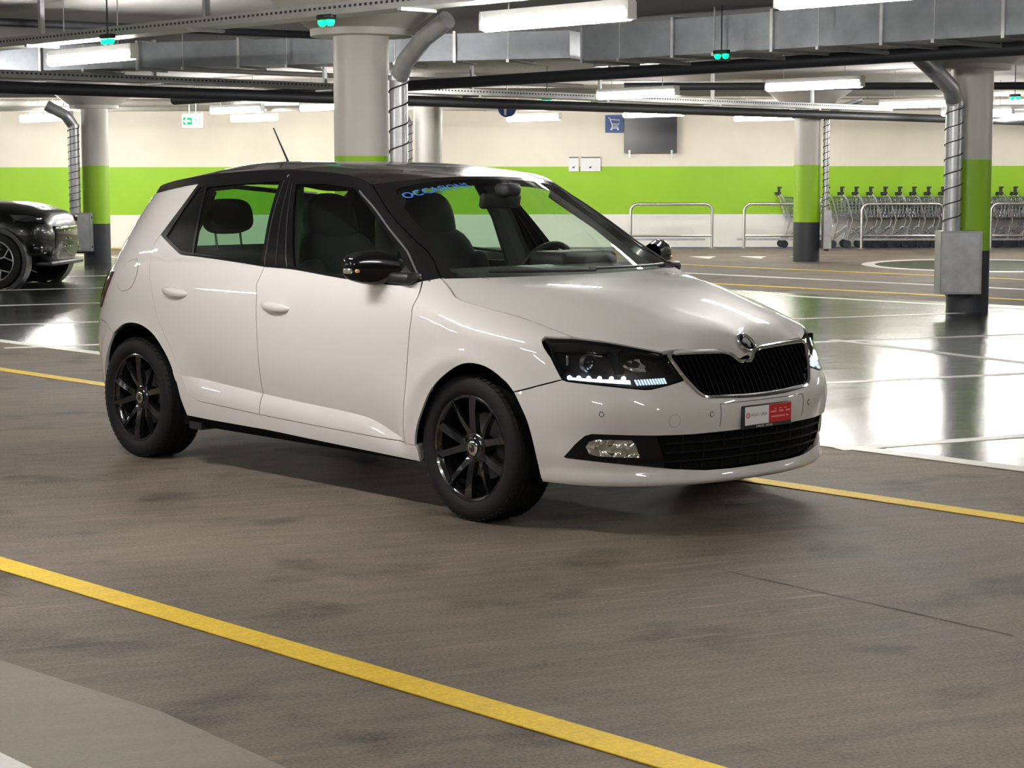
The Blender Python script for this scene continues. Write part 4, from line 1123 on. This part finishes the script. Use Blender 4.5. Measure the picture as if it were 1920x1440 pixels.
def duct(p, q, z0, w, h, label, step=1.15):
    p = Vector((*p, z0)); q = Vector((*q, z0)); d = q - p; L = d.length; ang = math.atan2(d.y, d.x)
    r = empty('ventilation_duct', p, ang); n = max(1, round(L / step)); s = L / n
    for k in range(n):
        b = MB(); b.box(((k + .5) * s, 0, h/2), (s - .012, w, h)); b.build('duct_section', M_DUCT, r)
        b = MB(); b.box((k * s, 0, h/2), (.03, w + .045, h + .045)); b.build('flange', M_STEEL, r)
        b = MB(); b.box(((k + .5) * s, 0, -.02), (.03, w + .25, .03)); b.build('support_bar', M_STEEL, r)
        for sy in (-1, 1):
            b = MB(); b.tube([((k + .5) * s, sy * (w/2 + .10), -.03), ((k + .5) * s, sy * (w/2 + .10), 2.85 - z0)], .006, 6); b.build('threaded_rod', M_STEEL, r)
    tag(r, label, 'duct')
duct((-10.5, 23.2), (.66, 18.99), 2.50, .55, .26, 'long sheet metal duct passing behind the front round column')
duct((.95, 18.8), (9.6, 9.6), 2.46, .75, .32, 'wide sheet metal duct beside the column with grey box')
def pipe(pts, r, m, label, n=12):
    b = MB(); b.tube(pts, r, n)
    return tag(b.build('ceiling_pipe', m, None, True), label, 'pipe')
pipe([(-14.3, 11.4, 2.30), (9.6, 35.0, 2.30)], .065, M_BLACKPIPE, 'thick black pipe crossing the garage behind the front column')
pipe([(-4.7, 27.2, 2.42), (8.6, 10.6, 2.42)], .062, M_BLACKPIPE, 'thick black pipe slung below the wide sheet metal duct')
pipe([(-20, 33.6, 2.52), (20, 33.6, 2.52)], .045, M_GREYPIPE, 'thin grey pipe near the far wall')
pipe([(-20, 34.6, 2.66), (20, 34.6, 2.66)], .06, M_GREYPIPE, 'thick grey pipe near the far wall')
pipe([(-20, 31.0, 2.68), (20, 31.0, 2.68)], .07, M_GREYPIPE, 'grey pipe close to the ceiling before the far columns')
pipe([(-8.6, 14.2, 2.70), (-1.2, 18.9, 2.70)], .035, M_BLACKPIPE, 'thin black conduit under the ceiling above the cable tray')
pipe([(-9.0, 18.0, 2.62), (1.0, 27.5, 2.62)], .03, M_GREYPIPE, 'thin grey conduit beside the crossing cable tray')
pipe([(1.5, 26.0, 2.55), (12.0, 26.0, 2.55)], .05, M_BLACKPIPE, 'black pipe above the trolley rows side lane')

# spiral pipes beside the columns and metal boxes
def column_pipe(pts, r, label, z0, z1, wraps):
    root = empty('spiral_pipe', (pts[0][0], pts[0][1], pts[0][2]))
    o = Vector(pts[0]); P = [Vector(p) - o for p in pts]
    sm = []
    for i in range(len(P) - 1):
        for t in np.linspace(0, 1, 6, endpoint=False): sm.append(P[i].lerp(P[i+1], t))
    sm.append(P[-1])
    b = MB(); b.tube(sm, r, 18); b.build('pipe', M_STEEL, root, True)
    n = wraps * 14; c = Vector(pts[0])
    b = MB(); b.tube([((r + .004) * math.cos(2*math.pi*i/14), (r + .004) * math.sin(2*math.pi*i/14), z0 - c.z + (z1 - z0) * i / n) for i in range(n + 1)], .006, 5); b.build('wrapped_cable', M_BLACKPIPE, root, True)
    for zz in (z1 + .03,):
        b = MB(); b.lathe([(r + .001, -.02), (r + .010, -.02), (r + .010, .02), (r + .001, .02)], 18, 'z', (0, 0, zz - c.z)); b.build('clamp', M_STEEL, root, True)
    tag(root, label, 'pipe')
column_pipe([(-.845,14.6,.2),(-.845,14.6,2.10),(-.79,14.5,2.22),(-.64,14.3,2.38),(-.46,14.1,2.50)], .068, 'shiny spiral steel pipe beside the front round column', .3, 2.08, 12)
column_pipe([(4.36,19.2,.80),(4.36,19.2,2.08),(4.30,19.1,2.22),(4.12,19.0,2.38),(3.95,18.95,2.52),(3.85,18.9,2.66)], .085, 'bent spiral steel pipe above the large grey column box', .85, 2.05, 8)
column_pipe([(-6.84,30.4,.75),(-6.84,30.4,2.15),(-6.92,30.3,2.30),(-7.2,30.2,2.46)], .085, 'wire-wrapped steel pipe with a short top bend above small grey box', .8, 2.12, 12)
column_pipe([(4.98,30.8,.75),(4.98,30.8,2.30),(5.15,30.7,2.42),(5.5,30.6,2.55)], .045, 'thin steel pipe beside the column before the trolleys', .8, 2.28, 14)
column_pipe([(-1.53,28.7,.3),(-1.53,28.7,2.15),(-1.62,28.6,2.30),(-1.9,28.5,2.44)], .065, 'thin spiral steel pipe on the column behind the front one', .4, 2.12, 14)
def col_box(x, y, z0, z1, w, d, label):
    r = empty('column_box', (x, y, z0)); h = z1 - z0
    b = MB(); b.box((0, 0, h/2), (w, d, h)); b.build('body', M_ZINC, r)
    b = MB(); b.box((-w*.02, -d/2 - .006, h/2), (w*.9, .012, h - .04)); b.build('cover', M_STEEL, r)
    for zz in (.12 * h, .88 * h):
        b = MB(); b.box((w/2 + .006, -d*.2, zz), (.012, .03, .03)); b.build('latch', M_PLASTIC, r)
    b = MB(); b.box((0, d*.1, -.015), (w*.5, d*.5, .03)); b.build('foot_plate', M_PLASTIC, r)
    tag(r, label, 'metal box')
col_box(4.42, 19.16, .21, .83, .41, .26, 'large grey metal box on the column by the island')
col_box(-6.76, 30.3, .20, .80, .40, .22, 'grey metal box on the column beside the parked black car')
col_box(5.00, 30.78, .20, .82, .13, .2, 'narrow grey metal box on the column before the trolleys')

# ------------------------------------------------------------------ green bay indicators
M_GLED = mat('green_led', (.02, .6, .3), .3, emit=(.0, 1.0, .28), estr=2.5)
def indicator(x, y, z, label, top=2.85, ang=LANE_ANG):
    r = empty('bay_indicator', (x, y, z), ang)
    b = MB(); b.rbox((0, 0, .03), (.16, .06, .035), .012, 3); b.build('housing', M_PLASTIC, r, True)
    for s in (-1, 1):
        b = MB(); b.lathe([(.0005, -.034), (.02, -.028), (.03, -.01), (.03, .008), (.0005, .012)], 14, 'z', (s * .045, 0, 0)); b.build('green_light', M_GLED, r, True)
    b = MB(); b.tube([(0, 0, .04), (0, 0, top - z)], .006, 6); b.build('stem', M_PLASTIC, r)
    tag(r, label, 'indicator light')
indicator(-1.25, 13.23, 2.42, 'twin green bay light in front of the front round column', 2.43)
indicator(-3.1, 15.03, 2.42, 'twin green bay light beside the lamp near the tray end')
indicator(.48, 26.47, 2.38, 'twin green bay light below the crossing cable tray')
indicator(1.83, 17.05, 2.42, 'twin green bay light under the wide sheet metal duct')
indicator(6.86, 26.6, 2.42, 'twin green bay light beyond the column with the large box')

# ------------------------------------------------------------------ signs on and near the far wall
M_SIGNW = mat('lit_sign_white', (.85, .9, .85), .4, emit=(.85, 1.0, .85), estr=1.6)
M_SIGNG = mat('lit_sign_green', (.0, .35, .12), .4, emit=(.0, .55, .16), estr=.8)
M_BLUE = mat('blue_sign', (.03, .08, .27), .4)
M_SCREEN = mat('dark_screen', (.012, .014, .022), .25)
r = empty('exit_sign', (-4.83, 29.5, 2.09)); tag(r, 'lit green and white exit sign with arrow hanging before the wall', 'sign')
b = MB(); b.rbox((0, 0, .11), (.31, .06, .20), .012, 3); b.build('light_box', M_SIGNW, r, True)
b = MB(); b.box((-.068, -.032, .105), (.135, .004, .11)); b.build('green_field', M_SIGNG, r)
b = MB(); b.prism([(-.128,.105),(-.085,.150),(-.070,.150),(-.088,.118),(-.022,.118),(-.022,.092),(-.088,.092),(-.070,.060),(-.085,.060)], -.040, -.036, 'xz'); b.build('arrow', M_SIGNW, r)
b = MB(); b.box((.115, -.034, .105), (.012, .004, .11)); b.build('door_mark', M_SIGNG, r)
b = MB(); b.prism([(.045,.075),(.055,.075),(.068,.10),(.06,.125),(.075,.14),(.062,.15),(.045,.13),(.055,.10)], -.038, -.034, 'xz'); b.build('running_figure', M_SIGNG, r)
b = MB(); b.box((0, 0, .22), (.30, .05, .02)); b.build('top_rail', M_LAMPBODY, r)
for s in (-.05, .05):
    b = MB(); b.tube([(s, 0, .22), (s, 0, .76)], .006, 6); b.build('hanger', M_STEEL, r)
r = empty('trolley_sign', (1.94, 36.94, 2.17)); tag(r, 'square blue sign with white shopping trolley symbol on the wall', 'sign')
b = MB(); b.box((0, 0, .165), (.33, .03, .33)); b.build('sign_plate', M_BLUE, r)
def zx(pts, rr=.010): 
    b = MB(); b.tube([(x, -.022, z) for x, z in pts], rr, 6); return b
zx([(-.11,.27),(-.08,.27),(-.03,.12),(.08,.12)]).build('trolley_frame', M_TEXTW, r, True)
zx([(-.07,.245),(.105,.235),(.09,.155),(-.045,.16)]).build('trolley_basket', M_TEXTW, r, True)
zx([(-.03,.12),(-.05,.085),(.085,.085)]).build('trolley_base', M_TEXTW, r, True)
for x in (-.05, .075):
    b = MB(); b.lathe([(.018, -.026), (.018, -.016), (.0005, -.016)], 12, 'y', (x, 0, .06)); b.build('trolley_wheel', M_TEXTW, r)
r = empty('wall_screen', (2.63, 36.9, 1.78)); tag(r, 'dark blank screen mounted high on the far wall', 'screen')
b = MB(); b.box((0, 0, .355), (1.0, .07, .70)); b.build('screen_panel', M_SCREEN, r)
for s in (-.40, .40):
    b = MB(); b.box((s, -.045, -.01), (.035, .05, .13)); b.build('bracket', M_STEEL, r)
for x, w, lb in ((1.18, .19, 'small white notice sheet with black top edge on the wall'), (1.50, .38, 'wide white notice board with dark top edge on the wall')):
    r = empty('notice', (x, 36.97, 1.44)); tag(r, lb, 'notice')
    b = MB(); b.box((0, 0, .14), (w, .02, .28)); b.build('sheet', M_TEXTW, r)
    b = MB(); b.box((0, -.012, .262), (w * .96, .01, .022)); b.build('top_edge', M_GREYTXT, r)
    b = MB(); b.prism([(-.04,.08),(.03,.10),(.0,.05)], -.014, -.011, 'xz'); b.build('printed_mark', M_BLUE, r)
r = empty('round_sign', (-.07, 30.0, 2.26)); tag(r, 'round blue sign with white arrow hanging from the ceiling pipes', 'sign')
b = MB(); b.lathe([(.0005, -.01), (.14, -.01), (.14, .01), (.0005, .01)], 28, 'y', (0, 0, .14)); b.build('disc', M_BLUE, r)
b = MB(); b.prism([(-.045,.03),(-.01,.03),(-.01,.17),(.06,.23),(.035,.25),(-.045,.19)], -.016, -.012, 'xz'); b.build('arrow', M_TEXTW, r)
b = MB(); b.tube([(0, 0, .27), (0, 0, .6)], .008, 6); b.build('stem', M_STEEL, r)

# ------------------------------------------------------------------ trolley rails
def rail(x0, x1, y, label, h=.83, mid=True):
    r = empty('trolley_rail', ((x0 + x1) / 2, y, 0)); a = (x1 - x0) / 2; R = .13; pts = [(-a, 0, 0), (-a, 0, h - R)]
    pts += [(-a + R - R * math.cos(t), 0, h - R + R * math.sin(t)) for t in np.linspace(.2, math.pi/2, 6)]
    pts += [(a - R + R * math.sin(t), 0, h - R + R * math.cos(t)) for t in np.linspace(0, math.pi/2, 7)] + [(a, 0, 0)]
    b = MB(); b.tube(pts, .027, 10); b.build('hoop', M_TUBE, r, True)
    b = MB(); b.tube([(-a, 0, .24), (a, 0, .24)], .022, 8); b.build('lower_bar', M_TUBE, r, True)
    b = MB(); b.box((-.12, .06, .17), (2*a, .06, .035)); b.build('guide_bar', M_ZINC, r)
    for s in (-a, a):
        b = MB(); b.lathe([(.0005, 0), (.07, 0), (.07, .012), (.0005, .012)], 14, 'z', (s, 0, 0)); b.build('foot_plate', M_ZINC, r)
    tag(r, label, 'rail')
rail(2.22, 3.74, 36.2, 'bent steel tube trolley rail below the dark screen')
rail(4.34, 5.86, 36.2, 'bent steel tube trolley rail partly behind the far column')
rail(6.50, 8.02, 36.0, 'bent steel tube trolley rail in front of the trolley row')
rail(8.9, 10.6, 36.0, 'bent steel tube trolley rail beyond the box column')

# ------------------------------------------------------------------ shopping trolleys
M_WIRE = mat('trolley_wire', (.60, .61, .63), .28, metal=1.0)
def make_trolley():
    r = empty('shopping_trolley')
    T = lambda x, s, z: (x, s, z)
    b = MB(); wires = []
    def ring(x0, x1, w0, w1, z): return [(x0, -w0, z), (x1, -w1, z), (x1, w1, z), (x0, w0, z)]
    for t in np.linspace(0, 1, 7):
        z = .58 + (.94 - .58) * t; q = ring(.16 - .08 * t, .74 + .14 * t, .24 + .03 * t, .17 + .03 * t, z)
        for i in range(4): wires.append((q[i], q[(i + 1) % 4]))
    for s in (-1, 1):
        for k in range(11):
            t = k / 10; wires.append(((.16 + .58 * t, s * (.24 - .07 * t), .58), (.08 + .80 * t, s * (.27 - .07 * t), .94)))
    for k in range(6):
        y = -.2 + .08 * k; wires.append(((.74, y * .8, .58), (.88, y, .94))); wires.append(((.16, y, .58), (.74, y * .8, .58)))
    for a, c in wires: b.tube([a, c], .008, 4, caps=False)
    b.build('basket', M_WIRE, r)
    b = MB(); b.tube([(.0, -.27, 1.0), (.0, .27, 1.0)], .018, 8); b.build('handle', M_BLACKPIPE, r, True)
    b = MB(); b.box((.0, 0, 1.02), (.10, .16, .05)); b.box((.02, 0, 1.08), (.045, .07, .10)); b.box((.03, 0, 1.13), (.08, .05, .03)); b.build('coin_lock', M_BLACKPIPE, r)
    for s in (-1, 1):
        b = MB(); b.tube([(.0, s*.27, 1.0), (.07, s*.27, .93), (.20, s*.24, .52), (.10, s*.22, .16)], .017, 6); b.build('side_frame', M_WIRE, r, True)
        b = MB(); b.tube([(.10, s*.22, .16), (.40, s*.19, .40), (.78, s*.16, .20)], .019, 6); b.build('chassis_tube', M_WIRE, r, True)
        for x, y in ((.10, .22), (.78, .16)):
            b = MB(); b.lathe([(.0005, -.02), (.075, -.02), (.075, .02), (.0005, .02)], 14, 'y', (x, s * y, .075)); b.build('castor', M_BLACKPIPE, r)
    for a, c in (((.10, -.22, .17), (.10, .22, .17)), ((.78, -.16, .20), (.78, .16, .20))):
        b = MB(); b.tube([a, c], .010, 6); b.build('cross_tube', M_WIRE, r, True)
    return r
proto = make_trolley(); first = True
for x, y in [(5.02, 36.62)] + [(5.92 + .272 * k, 36.55) for k in range(19)]:
    o = proto if first else copy_tree(proto)
    o.location = (x, y, 0)
    tag(o, 'chrome wire trolley with black handle standing alone behind the far column' if first else 'chrome wire shopping trolley with black handle nested in the trolley row', 'shopping trolley', None if first else 'nested shopping trolleys along the wall')
    first = False

# ------------------------------------------------------------------ parked black car at the far left
M_SUVP = mat('black_car_paint', (.006, .007, .006), .25, coat=.35, spec=.3)
suv = empty('black_suv', (-6.22, 24.45, 0), math.radians(-5)); tag(suv, 'black crossover car with large silver-rimmed wheels parked before the column', 'car')
def loft(name, xs, sec, m, parent, n=28, k=3.2):
    """closed hull from half-width, low and high edge at each station"""
    vs = []; fs = []
    for x in xs:
        w, z0, z1 = sec(x); zc = (z0 + z1) / 2; h = (z1 - z0) / 2
        for j in range(n):
            a = 2 * math.pi * (j + .5) / n; ca, sa = math.cos(a), math.sin(a)
            vs.append((x, w * np.sign(ca) * abs(ca) ** (2 / k), zc + h * np.sign(sa) * abs(sa) ** (2 / k)))
    m_ = len(xs)
    for i in range(m_ - 1):
        for j in range(n): fs.append((i*n+j, (i+1)*n+j, (i+1)*n+(j+1) % n, i*n+(j+1) % n))
    fs.append(tuple(range(n))); fs.append(tuple(reversed([(m_-1)*n+j for j in range(n)])))
    b = MB(); b.add(vs, fs); return b.build(name, m, parent, True, angle=50)
sw_ = spl([(-3.75,.62),(-3.6,.84),(-3.0,.92),(-1.0,.93),(.1,.92),(.36,.85),(.52,.70),(.61,.48)])
s0 = spl([(-3.75,.55),(-3.6,.38),(-3.2,.30),(-1,.27),(.3,.27),(.45,.29),(.58,.32),(.61,.36)])
s1 = spl([(-3.75,.95),(-3.5,1.08),(-2,1.10),(-.6,1.09),(-.2,1.07),(.25,1.02),(.44,.965),(.56,.88),(.61,.76)])
body = loft('body', np.r_[np.linspace(-3.75, -3, 6), np.linspace(-2.6, 0, 8), np.linspace(.1, .61, 14)], lambda x: (float(sw_(x)), float(s0(x)), float(s1(x))), M_SUVP, suv)
cw = spl([(-3.6,.60),(-3,.70),(-1.5,.74),(-.9,.73),(-.35,.70)]); c1 = spl([(-3.65,1.10),(-3.3,1.45),(-2.6,1.62),(-1.7,1.66),(-1.1,1.55),(-.45,1.10)])
loft('cabin', np.linspace(-3.62, -.47, 18), lambda x: (float(cw(x)), .95, max(1.0, float(c1(x)))), M_BLACKG, suv, k=2.8)
for s in (-1, 1):
    P = [(.20, s*.895, .91), (.40, s*.80, .90), (.53, s*.66, .86), (.55, s*.62, .80), (.44, s*.77, .81), (.26, s*.88, .84)]
    b = MB(); n_ = 6; b.add([(x + .012, y * 1.012, z) for x, y, z in P] + [(x - .05, y * .9, z) for x, y, z in P], [tuple(range(6)) if s < 0 else tuple(reversed(range(6)))] + [(i, (i+1) % 6, 6 + (i+1) % 6, 6 + i) for i in range(6)])
    hd = b.build('headlight', M_REFL if False else mat('smoked_lens', (.05, .05, .055), .06, coat=1.0), suv)
    b = MB(); b.rbox((.50, s*.70, .855), (.06, .10, .03), .012, 3); b.build('lamp_reflector', M_CHROME, hd, True)
b = MB(); b.rbox((.57, 0, .62), (.11, .92, .30), .05, 5); gr = b.build('front_grille', M_BLACKG, suv, True)
for i in range(3):
    for j in range(-4, 5):
        b = MB(); b.rbox((.630 - .010 * abs(j) , j * .105 + (.05 if i % 2 else 0), .50 + .10 * i), (.016, .034, .014), .005, 2, Matrix.Rotation(.4 * (1 if j > 0 else -1), 3, 'X')); b.build('grille_stud', M_CHROME, gr, True)
b = MB(); b.rbox((.46, 0, .30), (.34, 1.3, .06), .028, 4); b.build('front_lip', M_PLASTIC, suv, True)
for s in (-1, 1):
    b = MB(); b.rbox((.46, s * .70, .48), (.16, .16, .10), .03, 4); b.build('side_intake', M_BLACKG, suv, True)
    for q in range(3):
        b = MB(); b.rbox((.56 - .05 * q, s * (.68 + .045 * q), .44 + .05 * q), (.015, .06, .012), .005, 2); b.build('intake_trim', M_CHROME, suv, True)
for x in (0, -2.72):
    for s in (-1, 1):
        b = MB(); b.lathe([(.225, -.11), (.335, -.115), (.350, -.09), (.352, .09), (.335, .113), (.275, .118), (.245, .108)], 40, 'y'); w = b.build('wheel', M_RUBBER, suv, True)
        w.location = (x, s * .835, .352)
        if s < 0: w.rotation_euler = (0, 0, math.pi)
        b = MB(); b.lathe([(.245, .10), (.256, .112), (.245, .118), (.238, .105), (.236, -.05)], 40, 'y'); b.build('rim', M_TUBE, w, True)
        b = MB(); b.lathe([(.236, .0), (.0005, .0)], 32, 'y'); b.build('rim_back', M_DARK, w)
        for k in range(5):
            a = 2 * math.pi * k / 5 + .3
            b = MB(); mid = (.14 * math.cos(a), .10, .14 * math.sin(a)); b.tube([(.03 * math.cos(a), .095, .03 * math.sin(a)), mid], .010, 6)
            for da in (-.32, .32): b.tube([mid, (.24 * math.cos(a + da), .105, .24 * math.sin(a + da))], .009, 6)
            b.build('spoke', M_TUBE, w, True)
        b = MB(); b.lathe([(.045, .08), (.045, .108), (.0005, .11)], 20, 'y'); b.build('hub', M_ZINC, w, True)
        b = MB(); b.lathe([(.365, -.10), (.415, -.10), (.425, .02), (.415, .105), (.365, .108)], 40, 'y', (0, 0, 0)); b.build('arch_cladding', M_PLASTIC, w, True)
